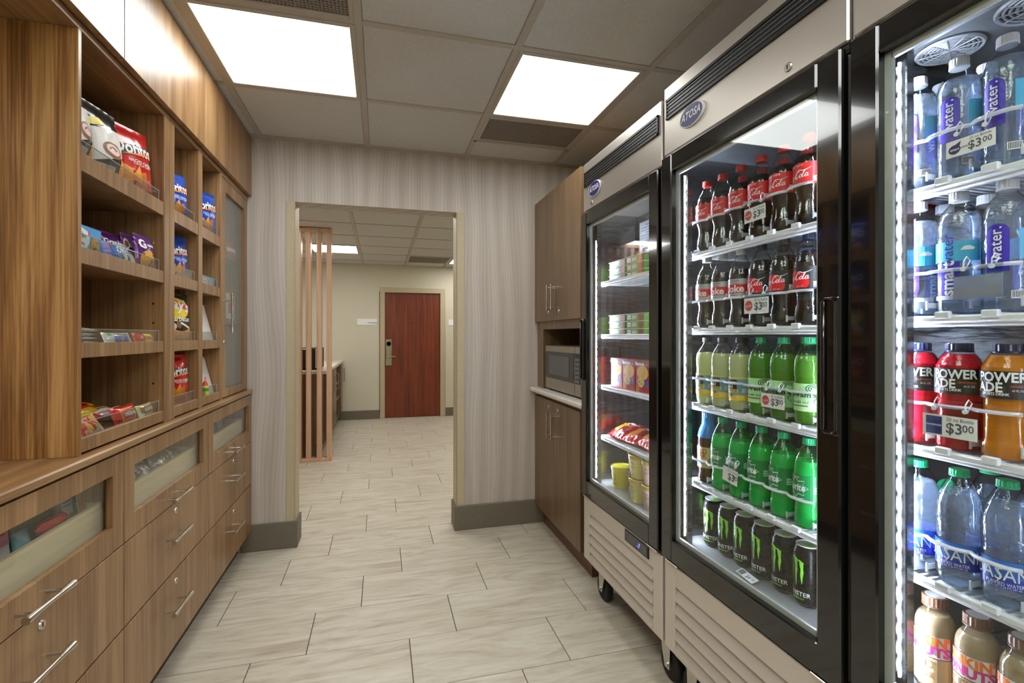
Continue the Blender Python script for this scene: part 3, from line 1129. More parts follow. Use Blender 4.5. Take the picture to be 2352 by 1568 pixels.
for i in range(3):
    for j in range(6): kb.box(1.048, 1.050, 2.490 + i * .021, 2.506 + i * .021, 1.022 + j * .024, 1.038 + j * .024)
tag(kb.build('button', M('keypad grey', '77777a', .5), pc, L), None, None, None, 'stuff')
for y in (2.50, 3.04):
    for x in (1.09, 1.40): MB().lathe([(.012, 0), (.012, .011), (0, .011)], 10, 0, (x, y, .935)).build('foot', RUBBER, mw, L)

# ================================================================== GLASS DOOR COOLERS
XB_, XDR = .968, .955          # header face, door face
FACE = -PI / 2                 # things in the coolers face the aisle


def oval_badge(parent, y, z, L, s=1.0):
    mb = MB()
    fn = lambda d: (lambda a, b: (XB_ - d, y - a, z + b))
    mb.lathe([(0, 0), (.065 * s, 0), (.065 * s, .004), (.062 * s, .006), (0, .006)], 40, 1, (0, 0, 0), 'x')
    mb.v = [(XB_ - a, y + b, z + c * .55) for a, b, c in mb.v]
    mb.f = [f[::-1] for f in mb.f]
    mb.dec(disc(0, 0, .0585 * s, .0325 * s, 36), fn(.0066), 0)
    t = text('ATOSA', .034 * s, -.002, .001, shear=.28, bold=.018, wid=.92)
    mb.dec(t, fn(.0072), 1)
    mb.build('badge', [M('badge blue', '23246f', .3), M('badge white', 'e8e8ea', .3)], parent, L)


def cooler(y0, y1, ztop, zdoor, label, lock_y, lock_z, badge, handle_low, hinge_low, zs, fan=False, ctrl=None, post=.058, liner=LINER, ledtop=1.83, back=LINERB):
    L = (XB_, (y0 + y1) / 2, 0)
    c = thing('glass_door_cooler', label, 'cooler', L, 0, 'stainless glass door coolers')
    s = .022
    b = MB().box(.985, 1.745, y0, y0 + s, .19, ztop - .006, .002).box(.985, 1.745, y1 - s, y1, .19, ztop - .006, .002)
    b.box(1.72, 1.745, y0 + s, y1 - s, .19, ztop - .006).box(.985, 1.72, y0 + s, y1 - s, zdoor + .012, ztop - .006).box(1.03, 1.72, y0 + s, y1 - s, .19, .525).box(.985, 1.03, y0 + s, y1 - s, .44, .525)
    b.build('body', STEEL, c, L)
    ln = MB().box(1.0, 1.72, y0 + s, y0 + s + .003, .545, zdoor + .012, 0, 0).box(1.0, 1.72, y1 - s - .003, y1 - s, .545, zdoor + .012, 0, 0)
    ln.box(1.64, 1.72, y0 + s + .003, y1 - s - .003, .545, zdoor, 0, 1).box(1.0, 1.72, y0 + s, y1 - s, zdoor + .004, zdoor + .012, 0, 1).box(1.0, 1.72, y0 + s, y1 - s, .525, .574, 0, 2)
    ln.build('liner', [liner, back, M('liner floor', '9fa1a0', .35, .3)], c, L)
    # front posts carrying the light strips
    for sd, yy in ((1, y1 - s - .003), (-1, y0 + s + .003)):
        po = MB().box(1.004, 1.026, yy, yy - sd * post, .545, zdoor + .004, .002).build('front_post', LINER, c, L)
        yl = yy - sd * (post - .013)
        MB().box(1.002, 1.004, yl - .0016, yl + .0016, .60, ledtop).build('led_strip', LEDM, po, L)
        MB().box(1.026, 1.029, yy - sd * (post - .012), yy - sd * (post - .022), .60, ledtop).build('led_strip', LEDM, po, L)
    # header
    h = MB().box(XB_, .985, y0, y1, zdoor + .010, ztop, .004).build('header_panel', STEEL, c, L)
    vz0, vz1 = ztop - .118, ztop - .047
    vy1, vy0 = y1 - .018, y0 + .018
    v = MB().box(XB_ - .003, XB_ + .001, vy0, vy1, vz0, vz1, .001)
    v.box(XB_ - .006, XB_ - .002, vy0, vy1, vz1 - .010, vz1, .001).box(XB_ - .006, XB_ - .002, vy0, vy1, vz0, vz0 + .008, .001)
    v.box(XB_ - .006, XB_ - .002, vy0, vy0 + .008, vz0, vz1, .001).box(XB_ - .006, XB_ - .002, vy1 - .008, vy1, vz0, vz1, .001)
    vo = v.build('vent_grille', BLACKM, h, L)
    sl = MB()
    for i in range(4):
        zz = vz0 + .016 + i * .0125
        sl.box(XB_ - .0052, XB_ - .003, vy0 + .008, vy1 - .008, zz, zz + .0026)
    tag(sl.build('vent_slat', M('vent slat', '75777c', .3, .6), h, L), None, None, None, 'stuff')
    if badge: oval_badge(h, badge[0], badge[1], L)
    lk = lock_r()
    yoff(lk, XB_, lock_y, lock_z).build('lock', [CHROME, DARK], h, L)
    # black strips painting the gap shade under the header and over the grille
    MB().box(.976, .986, y0 + .004, y1 - .004, .496, .530).box(.976, .986, y0 + .004, y1 - .004, zdoor - .01, zdoor + .012).build('gap_shade', BLACKM, c, L)
    # door
    dy0, dy1, w = y0 + .008, y1 - .003, .060
    f = MB().box(XDR, .998, dy0, dy0 + w, .512, zdoor, .004).box(XDR, .998, dy1 - w, dy1, .512, zdoor, .004)
    f.box(XDR, .985, dy0 + w, dy1 - w, .512, .512 + w + .014, .004).box(XDR, .998, dy0 + w, dy1 - w, zdoor - w, zdoor, .004)
    d = f.build('door', BLACK, c, L)
    gy0, gy1, gz0, gz1 = dy0 + w, dy1 - w, .586, zdoor - w
    sp = MB()
    for a, bb, e, g in ((gy0 - .001, gy0 + .016, gz0, gz1), (gy1 - .016, gy1 + .001, gz0, gz1), (gy0 + .014, gy1 - .014, gz0 - .001, gz0 + .014), (gy0 + .014, gy1 - .014, gz1 - .014, gz1 + .001)):
        sp.box(.974, .981, a, bb, e, g)
    sp.build('spacer', ALU, d, L)
    MB().box(.9685, .9735, gy0 - .001, gy1 + .001, gz0 - .001, gz1 + .001).build('glass', GLASS, d, L)
    hy = dy0 + .001 if handle_low else dy1 - .041
    hm = MB().box(XDR - .004, XDR + .002, hy, hy + .04, 1.066, 1.368, .003)
    ho = hm.build('handle', BLACK, d, L)
    pts = []
    for a, bb in ((hy + .004, 1.078), (hy + .004, 1.356), (hy + .012, 1.364), (hy + .030, 1.364), (hy + .038, 1.356), (hy + .038, 1.078), (hy + .030, 1.070), (hy + .012, 1.070)):
        pts.append((XDR - .006, a, bb))
    MB().tube(pts, .0035, 8, 0, True).box(XDR - .010, XDR - .003, hy + .030, hy + .038, 1.075, 1.36, .002).build('grip_rim', BLACK, ho, L)
    for yy in ([y0 + .02, y1 - .09]):
        MB().box(.958, .985, yy, yy + .07, .500, .508, .002).build('hinge', CHROME, c, L)
    # louvred base
    gm = MB().box(.970, .985, y0 + .001, y0 + .062, .192, .496, .003).box(.970, .985, y1 - .062, y1 - .001, .192, .496, .003)
    gm.box(.970, .985, y0 + .062, y1 - .062, .425, .496, .003).box(.970, .985, y0 + .062, y1 - .062, .192, .204, .002)
    gm.box(1.022, 1.028, y0 + .03, y1 - .03, .19, .44, 0, 1)
    gp = gm.build('base_grille', [STEELW, BLACKM], c, L)
    ym = MB()
    for i in range(5):
        z1 = .424 - i * .0445
        q = MB()
        ya, yb = y0 + .0625, y1 - .0625
        prof = [(.988, z1), (.966, z1 - .0395), (.967, z1 - .0430), (.972, z1 - .0430), (.995, z1 - .002)]
        vs = [(x, ya, z) for x, z in prof] + [(x, yb, z) for x, z in prof]
        q.add(vs, [tuple(range(5)), tuple(range(9, 4, -1))] + [(k, 5 + k, 5 + (k + 1) % 5, (k + 1) % 5) for k in range(5)])
        q.build('louver', STEELW, gp, L)
    if ctrl:
        cm = MB().box(.966, .972, ctrl[0], ctrl[1], ctrl[2], ctrl[3], .002).box(.9645, .967, ctrl[0] + .008, ctrl[1] - .008, ctrl[2] + .006, ctrl[3] - .006, .001, 1)
        cpn = cm.build('control_panel', [BLACKM, M('display grey', '4a4a4c', .25)], gp, L)
        fn = lambda a, bb: (.9638, ctrl[0] + .07 - a, ctrl[2] + .023 + bb)
        MB().dec(text('-7', .026, 0, 0, shear=.15, bold=.02), fn).build('digits', emis('blue digits', '5560ff', 3.0), cpn, L)
        MB().dec(disc(.045, 0, .008, .006), lambda a, bb: (.9638, ctrl[1] - .02 - a * .2, ctrl[2] + .023 + bb)).build('red_key', M('red key', '8d3a33', .4), cpn, L)
        MB().dec(rect(-.006, .006, -.008, .008), lambda a, bb: (.9638, ctrl[0] + .02 - a, ctrl[2] + .023 + bb)).build('green_key', M('green key', '2f7a4d', .4), cpn, L)
    # casters
    for yy, sg in ((y0 + .075, 1), (y1 - .075, -1)):
        for xx in (1.055, 1.66):
            fk = MB().box(xx - .04, xx + .04, yy - .045, yy + .045, .186, .191, .001)
            for q in (-1, 1):
                vs = [(yy - sg * .032, .186), (yy + sg * .032, .186), (yy + sg * .024, .11), (yy + sg * .004, .046), (yy - sg * .026, .046), (yy - sg * .030, .11)]
                a0 = xx + q * .024
                vv = [(a0 - .0015, y, z) for y, z in vs] + [(a0 + .0015, y, z) for y, z in vs]
                fk.add(vv, [tuple(range(6))[::-1], tuple(range(6, 12))] + [(k, (k + 1) % 6, 6 + (k + 1) % 6, 6 + k) for k in range(6)])
            fk.lathe([(0, -.030), (.009, -.030), (.009, .030), (0, .030)], 10, 0, (xx, yy - sg * .012, .062), 'x')
            co_ = fk.build('caster', CHROME, c, L)
            MB().lathe([(.020, -.016), (.054, -.016), (.060, -.011), (.062, 0), (.060, .011), (.054, .016), (.020, .016)], 28, 0, (xx, yy - sg * .012, .062), 'x').build('wheel', RUBBER, co_, L)
            MB().lathe([(.021, -.0165), (.008, -.018), (.008, .018), (.021, .0165)], 18, 0, (xx, yy - sg * .012, .062), 'x').build('hub', M('caster hub', '3c3c3e', .4), co_, L)
    # shelves
    ya, yb = y0 + s + .012, y1 - s - .012
    sm = None
    for z in zs:
        sh = MB().box(1.030, 1.044, ya, yb, -.018, -.003, .004).box(1.038, 1.052, ya + .02, yb - .02, -.025, -.016, .003)
        sh.tube([(1.04, ya + .004, -.012), (1.62, ya + .004, -.012)], .004, 6).tube([(1.04, yb - .004, -.012), (1.62, yb - .004, -.012)], .004, 6).tube([(1.62, ya, -.012), (1.62, yb, -.012)], .004, 6)
        so = sh.build('shelf', WHITEP, c, (L[0], L[1], -z))
        n = int((yb - ya) / .0145)
        dk = MB()
        for i in range(n + 1):
            y = ya + .004 + i * (yb - ya - .008) / n
            dk.box(1.032, 1.62, y - .0032, y + .0032, -.015, -.0045)
        dk.box(1.20, 1.215, ya, yb, -.015, -.009).box(1.42, 1.435, ya, yb, -.015, -.009)
        if sm is None:
            do = dk.build('deck', WHITEP, so, (L[0], L[1], -z))
            sm = do.data
            sm_z = z
        else:
            do = put('deck', sm, so)
            do.location = (0, 0, z - sm_z)
        do['kind'] = 'stuff'
    return c, L


F1 = (1.546, 2.244)
F2 = (.826, 1.532)
F3 = (.110, .815)
ZS1 = (1.546, 1.294, 1.048, .803)
ZS2 = (1.568, 1.312, 1.055, .791)
ZS3 = (1.580, 1.325, 1.068, .810)
c1, L1 = cooler(*F1, 2.126, 1.880, 'stainless glass door freezer with frozen meals, next to the brown cabinet', 2.141, 1.913, (2.105, 1.972), False, False, ZS1, ctrl=(1.634, 1.818, .446, .494), ledtop=1.742, back=M('freezer back', 'b9b4ab', .35, .2, .06, 12), liner=metal('freezer liner', 'b4b5b3', .22, (1, 1, 6), .10, 9, .02))
c2, L2 = cooler(*F2, 2.154, 1.905, 'stainless glass door cooler full of soda bottles, between the freezer and water cooler', .985, 1.943, (1.368, 1.994), True, True, ZS2)
c3, L3 = cooler(*F3, 2.154, 1.905, 'stainless glass door cooler with water and sports drinks, cut by the frame', .30, 1.943, (.64, 1.994), True, True, ZS3)

# fan unit under the roof of the near cooler, notices on the rear walls
ev = MB().box(1.06, 1.60, F3[0] + .03, F3[1] - .03, 1.872, 1.902, .004)
evo = ev.build('evaporator_cover', M('evaporator grey', '6f757b', .4), c3, L3)
for yy, rr in ((.735, .052), (.585, .062), (.40, .062)):
    fm = MB()
    xx = 1.125
    for i in range(1, 8):
        q = rr * i / 7
        fm.tube([(xx + q * math.cos(a), yy + q * math.sin(a), 1.868) for a in [2 * PI * k / 28 for k in range(28)]], .0022 if i < 7 else .004, 5, 0, True)
    for k in range(6):
        a = PI * k / 6
        fm.tube([(xx + rr * math.cos(a), yy + rr * math.sin(a), 1.8665), (xx - rr * math.cos(a), yy - rr * math.sin(a), 1.8665)], .0016, 5)
    fm.build('fan_guard', M('fan guard', 'aab0b6', .35), evo, L3)
du = MB().box(1.605, 1.638, F3[0] + .03, F3[1] - .03, 1.13, 1.30, .004)
for i in range(6): du.box(1.6035, 1.606, .22 + i * .1, .27 + i * .1, 1.155, 1.165, .001, 1)
du.build('rear_duct', [LINER, DARK], c3, L3)


def notice(cn, Lc, y, z, w, h, x):
    mb = MB().box(x - .001, x, y - w / 2, y + w / 2, z - h / 2, z + h / 2)
    for i in range(9):
        k = z + h / 2 - .02 - i * h / 13
        mb.box(x - .0016, x - .001, y - w * .42, y + w * (.42 if i % 3 else .1), k - .002, k + .002, 0, 1)
    mb.box(x - .0016, x - .001, y - w * .4, y + w * .3, z - h * .42, z - h * .30, 0, 2)
    mb.box(x - .0016, x - .001, y - w * .44, y - w * .2, z + h * .36, z + h * .45, 0, 2)
    mb.build('notice', [M('notice paper', 'c9ced4', .6), M('fine grey print', '8d9298', .6, 0, 0), INKG], cn, Lc)


notice(c1, L1, 2.12, 1.765, .15, .16, 1.25)
notice(c2, L2, 1.44, 1.72, .11, .17, 1.30)
MB().box(1.25, 1.26, F1[0] + .03, F1[1] - .03, 1.82, 1.88).build('cover_strip', LINER, c1, L1)

# ------------------------------------------------------------------ fittings of the bottle lanes
LN2 = [1.432, 1.353, 1.270, 1.187, 1.105, 1.023]
LN3 = [.757, .683, .608]
FENCE = juice('milky plastic', 'f4f6fa', .25)


def lanes(c, L, ys, z, pitch, fh=.10, fence=True):
    sh = [o for o in c.children if o.name.startswith('shelf')]
    sh = min(sh, key=lambda o: abs(min(v.co.z for v in o.data.vertices) + .025 - z))
    if fence:
        pts = []
        lo, hi = ys[-1] - pitch * .5, ys[0] + pitch * .48
        n = int((hi - lo) / .006)
        for i in range(n + 1):
            y = hi - (hi - lo) * i / n
            q = min(abs(y - b) for b in ys) / (pitch / 2)
            pts.append((1.0275 + .014 * min(1, q) ** 3, y, z + fh))
        MB().tube(pts, .0038, 6).build('fence', FENCE, sh, L)
    st = dv = None
    for y in ys:
        if st is None:
            st = MB().box(1.024, 1.034, y - .013, y + .013, z - .010, z + .004, .002).box(1.034, 1.60, y - .012, y + .012, z - .0045, z - .0008).build('lane_track', WHITEP, sh, L)
            yd = y - pitch / 2
            dv = MB().box(1.046, 1.60, yd - .0007, yd + .0007, z - .004, z + .024).box(1.042, 1.066, yd - .0011, yd + .0011, z + .012, z + .023, .0005, 1).box(1.039, 1.043, yd - .0016, yd + .0016, z + .008, z + .026, .0005, 1).build('lane_divider', [ACRYL, FENCE], sh, L)
        else:
            for o in (st, dv):
                k = put(o.name.split('.')[0], o.data, sh)
                k.location = (0, y - ys[0], 0)


for z, q in zip(ZS2, (.099, .086, .085, .075)): lanes(c2, L2, LN2, z, .081, q)
for z, q in zip(ZS3, (.088, .081, .082, .077)): lanes(c3, L3, LN3, z, .074, q)


# ================================================================== BOTTLES AND CANS
def capmesh(r, z0, z1, n=40, top=.002):
    mb = MB()
    vs, fs = [], []
    rings = [(.0001, z0, 0), (r * .97, z0, 0), (r * 1.02, z0 + .001, 0), (r * 1.02, z0 + .003, 0), (r * .97, z0 + .0036, 0), (r, z0 + .0042, 1), (r, z1 - top, 1), (r * .94, z1, 0), (0.0001, z1, 0)]
    for rr, z, rib in rings:
        for i in range(n):
            a = 2 * PI * i / n
            q = rr * (1 - (.05 if rib and i % 2 else 0))
            vs.append((q * math.cos(a), q * math.sin(a), z))
    for j in range(len(rings) - 1):
        for i in range(n):
            k = (i + 1) % n
            fs.append((j * n + i, j * n + k, (j + 1) * n + k, (j + 1) * n + i))
    return mb.add(vs, fs, 0, False)


def inset(prof, d, zmax):
    out = []
    for i, (r, z) in enumerate(prof):
        if z > zmax:
            r0, z0 = prof[i - 1]
            t = (zmax - z0) / (z - z0)
            out.append((max(.001, r0 + (r - r0) * t - d), zmax))
            break
        out.append((max(.001, r - d), z + d))
    out.append((0, zmax))
    return out


def make_bottle(name, label, cat, prof, shell, drink, fill, cap, capm, lab, labm, group, loc, extra=None):
    t = thing(name, label, cat, loc, FACE, group)
    MB().lathe(prof, 28).build('body', shell, t)
    if drink is not None: MB().lathe(inset(prof, .0012, fill), 28).build('drink', drink, t)
    if cap: capmesh(*cap).build('cap', capm, t)
    if lab is not None: lab.build('label', labm, t)
    if extra: extra(t)
    return t


def petal_base(prof):
    return prof


COKE = [(0, .004), (.020, .003), (.026, 0), (.031, .002), (.0342, .009), (.0352, .020), (.0342, .034), (.0315, .048), (.0298, .060), (.0302, .072), (.0330, .084), (.0352, .092), (.0362, .097), (.0362, .152), (.0354, .160),
        (.0330, .172), (.0285, .186), (.0225, .200), (.0170, .211), (.0142, .217), (.0138, .224)]
SPRT = [(0, .004), (.020, .003), (.027, 0), (.032, .003), (.0348, .012), (.0345, .035), (.0330, .055), (.0328, .075), (.0345, .092), (.0362, .098), (.0366, .150), (.0360, .158), (.0318, .176), (.0255, .195), (.0190, .210), (.0145, .217), (.0138, .224)]
LEMO = [(0, .004), (.020, .003), (.026, 0), (.032, .004), (.0350, .016), (.0352, .045), (.0352, .124), (.0360, .130), (.0368, .142), (.0368, .160), (.0350, .174), (.0300, .189), (.0230, .203), (.0165, .214), (.0145, .219), (.0140, .224)]
SMRT = [(0, .003), (.022, .002), (.028, 0), (.0325, .003), (.0335, .010), (.0335, .160), (.0330, .170), (.0305, .184), (.0260, .195), (.0200, .203), (.0150, .208), (.0138, .213), (.0138, .222)]
POWR0 = [(0, .003), (.026, .002), (.033, 0), (.0362, .005), (.0366, .012), (.0356, .018), (.0364, .024), (.0335, .030), (.0330, .070), (.0335, .102), (.0364, .110), (.0368, .116), (.0358, .122), (.0364, .124), (.0364, .162), (.0355, .166), (.0290, .180), (.0222, .190), (.0195, .193), (.0195, .198)]
DASA = [(0, .006), (.018, .005), (.025, 0), (.031, .003), (.0345, .014), (.0350, .030), (.0340, .050), (.0330, .064), (.0340, .072), (.0348, .078), (.0348, .118), (.0352, .124), (.0358, .128), (.0350, .133), (.0360, .140), (.0352, .146), (.0360, .152), (.0350, .160), (.0320, .175), (.0255, .195), (.0185, .210), (.0145, .217), (.0138, .224)]
POWR = [(r, z * (.96 if z < .11 or z > .163 else .96) if not .1 < z < .1645 else .101 + (z - .1) * .93) for r, z in POWR0]
DUNK = [(0, .003), (.022, .002), (.028, 0), (.0325, .004), (.0340, .012), (.0336, .040), (.0336, .105), (.0340, .120), (.0330, .132), (.0285, .144), (.0225, .153), (.0205, .160), (.0205, .164)]
TEA = [(0, .003), (.024, .002), (.030, 0), (.0345, .006), (.0350, .016), (.0325, .026), (.0310, .036), (.0330, .046), (.0342, .050), (.0342, .120), (.0345, .128), (.0340, .145), (.0310, .164), (.0250, .182), (.0205, .192), (.0198, .216)]

COLA = M('cola dark', '0d0604', .06, 0, 0, coat=.6)
def zsc(p, k): return [(r, z * k) for r, z in p]


LEMO = zsc(LEMO, .945)
SPRT = zsc(SPRT, .965)
DASA = zsc(DASA, .935)
LEMD = juice('cloudy lemonade', 'f4f9b8', .06)
GIND = juice('ginger ale in green', 'a4cc3c', .38)
SPRD = juice('green soda', '3bf08a', .14)
PETG = clear('green bottle plastic', 'd0f5da', .06, 0.0, .9, '5fc488', 3.0, wob=60)
WATR = juice('water', 'e4eefc', .80, rough=.0)
REDD = juice('red sports drink', 'e01c30', .10)
ORGD = juice('orange sports drink', 'fa9c1c', .10)
COFD = juice('iced coffee', 'cdb08a', .04)
TEAD = juice('brown tea', '5a2a12', .35)
CAPR = M('red cap', 'd8281f', .35)
CAPW = M('pale cap', 'd5d8d6', .4)
CAPK = M('black cap', '1b1c20', .35)
CAPG = M('green cap', '17a86c', .35)
CAPN = M('navy cap', '1d2340', .3)
CAPWW = M('white cap', 'e3e5ea', .4)
CAPB = M('blue cap', '3f8fd2', .35)
CAPBR = M('brown cap', '6b4632', .35)


def badge2(mb, x, z, m_bg, m_ink, num, fn, s=1.0):
    mb.dec(rect(x - .0058 * s, x + .0058 * s, z - .0068 * s, z + .0068 * s, 3, 1), fn(.0006), m_bg)
    mb.dec(text(num, .0062 * s, x, z + .0022 * s, bold=.02), fn(.0010), m_ink)
    mb.dec(rect(x - .0042 * s, x + .0042 * s, z - .0042 * s, z - .0024 * s, 2, 1), fn(.0010), m_ink)


def band(mb, r, z0, z1, m, a0=-PI, a1=PI, n=36, e=0.0):
    mb.dec(rect(a0 * r, a1 * r, z0, z1, n, 1), cyl2(r, e), m)


def cyl2(r, e=0.0):
    return lambda x, y: ((r + e) * math.sin(x / r), -(r + e) * math.cos(x / r), y)


def lab_cola():
    r = .0366
    mb = MB()
    band(mb, r, .095, .152, 0)
    fn = lambda e: cyl2(r, e)
    mb.dec(refine(*xf(SCRIPT, .0172, -.004, .1145, .05), .008), fn(.0006), 1)
    mb.dec(text('ORIGINAL TASTE', .0072, -.010, .146, mx=.008), fn(.0006), 1)
    mb.dec(text('20 FL OZ', .005, -.006, .1005, mx=.008), fn(.0006), 2)
    badge2(mb, .045, .108, 1, 3, '240', fn)
    mb.v = [(x, y, 0.004 + (z - 0) * 1) for x, y, z in mb.v]
    return mb, [INKR, INKW, M('dark red print', '8c1214', .5, 0, 0), INKG]


def lab_diet():
    r = .0366
    mb = MB()
    fn = lambda e: cyl2(r, e)
    band(mb, r, .095, .150, 0)
    band(mb, r, .107, .133, 1, e=.0003)
    mb.dec(text('Coke', .030, .002, .119, bold=.03, mx=.008), fn(.0008), 2)
    mb.dec(text('Diet', .010, .012, .1345, shear=.3, mx=.008), fn(.0008), 1)
    mb.dec(text('ZERO CALORIES', .005, .004, .144, mx=.008), fn(.0006), 3)
    mb.dec(text('591 mL', .005, .002, .100, mx=.008), fn(.0006), 3)
    badge2(mb, .046, .104, 2, 3, '0', fn)
    mb.v = [(x, y, -0.006 + (z - 0) * 1) for x, y, z in mb.v]
    return mb, [INKS, INKR, INKW, INKG]


def lab_zero():
    r = .0366
    mb = MB()
    fn = lambda e: cyl2(r, e)
    band(mb, r, .094, .152, 0)
    mb.dec(refine(*disc(-.006, .112, .036, .030, 22), .009), lambda x, y: cyl2(r, .0004)(x, max(y, .0975)), 1)
    mb.dec(refine(*xf(SCRIPT, .0172, -.004, .1185, .05), .008), fn(.0008), 2)
    mb.dec(text('20 FL OZ', .0048, .008, .1015, mx=.008), fn(.0008), 2)
    badge2(mb, .045, .106, 2, 0, '0', fn)
    mb.dec(text('ZERO SUGAR', .005, .058, .136, mx=.008), fn(.0006), 3)
    mb.v = [(x, y, -0.004 + (z - 0) * 1) for x, y, z in mb.v]
    return mb, [INKK, INKR, INKW, INKG]


def lab_lemon():
    r = .0356
    mb = MB()
    fn = lambda e: cyl2(r, e)
    band(mb, r, .047, .123, 0)
    band(mb, r, .1185, .123, 1, e=.0003)
    band(mb, r, .047, .051, 1, e=.0003)
    pts = [(-.055, .051)] + [(-.055 + .11 * i / 14, .058 + .010 * abs(math.sin(i * .85))) for i in range(15)] + [(.055, .051)]
    mb.dec(poly(pts, .009), fn(.0004), 2)
    mb.dec(refine(*disc(.030, .058, .013, .008), .009), fn(.0006), 4)
    mb.dec(refine(*disc(-.030, .058, .013, .008), .009), fn(.0006), 4)
    mb.dec(poly([(-.006, .066), (.004, .070), (.010, .064), (.002, .059)]), fn(.0008), 5)
    mb.dec(rect(-.030, .020, .084, .115, 8, 1), fn(.0005), 3)
    mb.dec(text('Minute', .0165, -.004, .1065, bold=.02, mx=.008), fn(.0010), 6)
    mb.dec(text('Maid', .0165, -.008, .0925, bold=.02, mx=.008), fn(.0010), 6)
    mb.dec(rect(-.030, .024, .0745, .084, 8, 1), fn(.0006), 1)
    mb.dec(text('LEMONADE', .0085, -.002, .079, bold=.02, mx=.008), fn(.0010), 3)
    badge2(mb, .041, .080, 6, 3, '260', fn)
    mb.v = [(x, y, 0.032 + (z - 0.047) * 0.92) for x, y, z in mb.v]
    return mb, [M('blue grey label', '7aa5b8', .4), INKY, M('lemon orange', 'f0b62c', .4), INKK, M('lemon yellow', 'f7d955', .4), M('leaf green', '2f8f4f', .4), INKW]


def lab_ginger():
    r = .0358
    mb = MB()
    fn = lambda e: cyl2(r, e)
    band(mb, r, .040, .122, 0)
    mb.dec(text("Seagram's", .0205, .0, .088, shear=.05, bold=.03, mx=.008), fn(.0008), 1)
    mb.dec(text('GINGER ALE', .0088, .0, .066, bold=.01, mx=.008), fn(.0008), 1)
    mb.dec(rect(-.022, .022, .054, .0575, 8, 1), fn(.0006), 2)
    for q in (.015, .010, .005):
        mb.dec(stroke([(.034 + q * math.cos(a) * 1.1, .108 + q * .8 * math.sin(a)) for a in [k * .6 for k in range(8)]], .0022), fn(.0008), 1)
    mb.dec(stroke([(.030, .094), (.042, .082), (.034, .070), (.044, .058)], [.003, .003, .002, .001]), fn(.0008), 1)
    badge2(mb, .052, .056, 3, 1, '210', fn)
    mb.v = [(x, y, 0.036 + (z - 0.04) * 0.86) for x, y, z in mb.v]
    return mb, [M('mint label', 'b4e6a2', .4), M('dark green print', '1c4a2a', .5, 0, 0), M('brown print', '8a5a33', .5, 0, 0), INKW]


def lab_sprite():
    r = .0370
    mb = MB()
    fn = lambda e: cyl2(r, e)
    band(mb, r, .099, .150, 0)
    P = []
    for i in range(16):
        a = 2 * PI * i / 16
        q = (1.25 if i % 2 == 0 else .82)
        P.append((-.004 + .026 * q * math.cos(a), .124 + .0165 * q * math.sin(a)))
    mb.dec(refine(*stroke(P, .0016, True, 1), .008), fn(.0006), 1)
    mb.dec(text('Sprite', .0200, -.003, .124, shear=.15, bold=.03, mx=.008), fn(.0010), 1)
    mb.dec(text('LEMON-LIME', .0048, -.006, .1445, mx=.008), fn(.0008), 1)
    mb.dec(stroke([(-.02, .1035), (0, .1015), (.018, .1035)], .0012), fn(.0008), 1)
    badge2(mb, .046, .122, 2, 0, '240', fn)
    mb.v = [(x, y, 0.073 + (z - 0.099) * 1.25) for x, y, z in mb.v]
    return mb, [M('green label', '0a8442', .35), INKW, M('pale green print', 'a9e0bd', .5, 0, 0)]


def lab_tea():
    r = .0346
    mb = MB()
    fn = lambda e: cyl2(r, e)
    band(mb, r, .050, .120, 0)
    band(mb, r, .118, .121, 4, e=.0003)
    mb.dec(text('GOLD', .020, .0, .105, bold=.02, mx=.008), fn(.0006), 1)
    mb.dec(text('PEAK', .024, .0, .089, bold=.02, mx=.008), fn(.0006), 2)
    mb.dec(rect(-.022, .016, .062, .076, 6, 1), fn(.0006), 3)
    mb.dec(refine(*disc(.042, .072, .013, .013), .009), fn(.0006), 4)
    mb.dec(stroke([(.042 + .009 * math.cos(a), .072 + .009 * math.sin(a)) for a in [k * PI / 6 for k in range(12)]], .0012, True), fn(.0009), 0)
    mb.v = [(x, y, 0 + (z - 0) * 1) for x, y, z in mb.v]
    return mb, [M('kraft label', 'd9bd83', .5), M('brown lettering', '6b3b1c', .5, 0, 0), M('red lettering', 'b9402e', .5, 0, 0), M('sky patch', '5f9fd0', .5), M('dark tea print', '7c5a34', .5, 0, 0)]


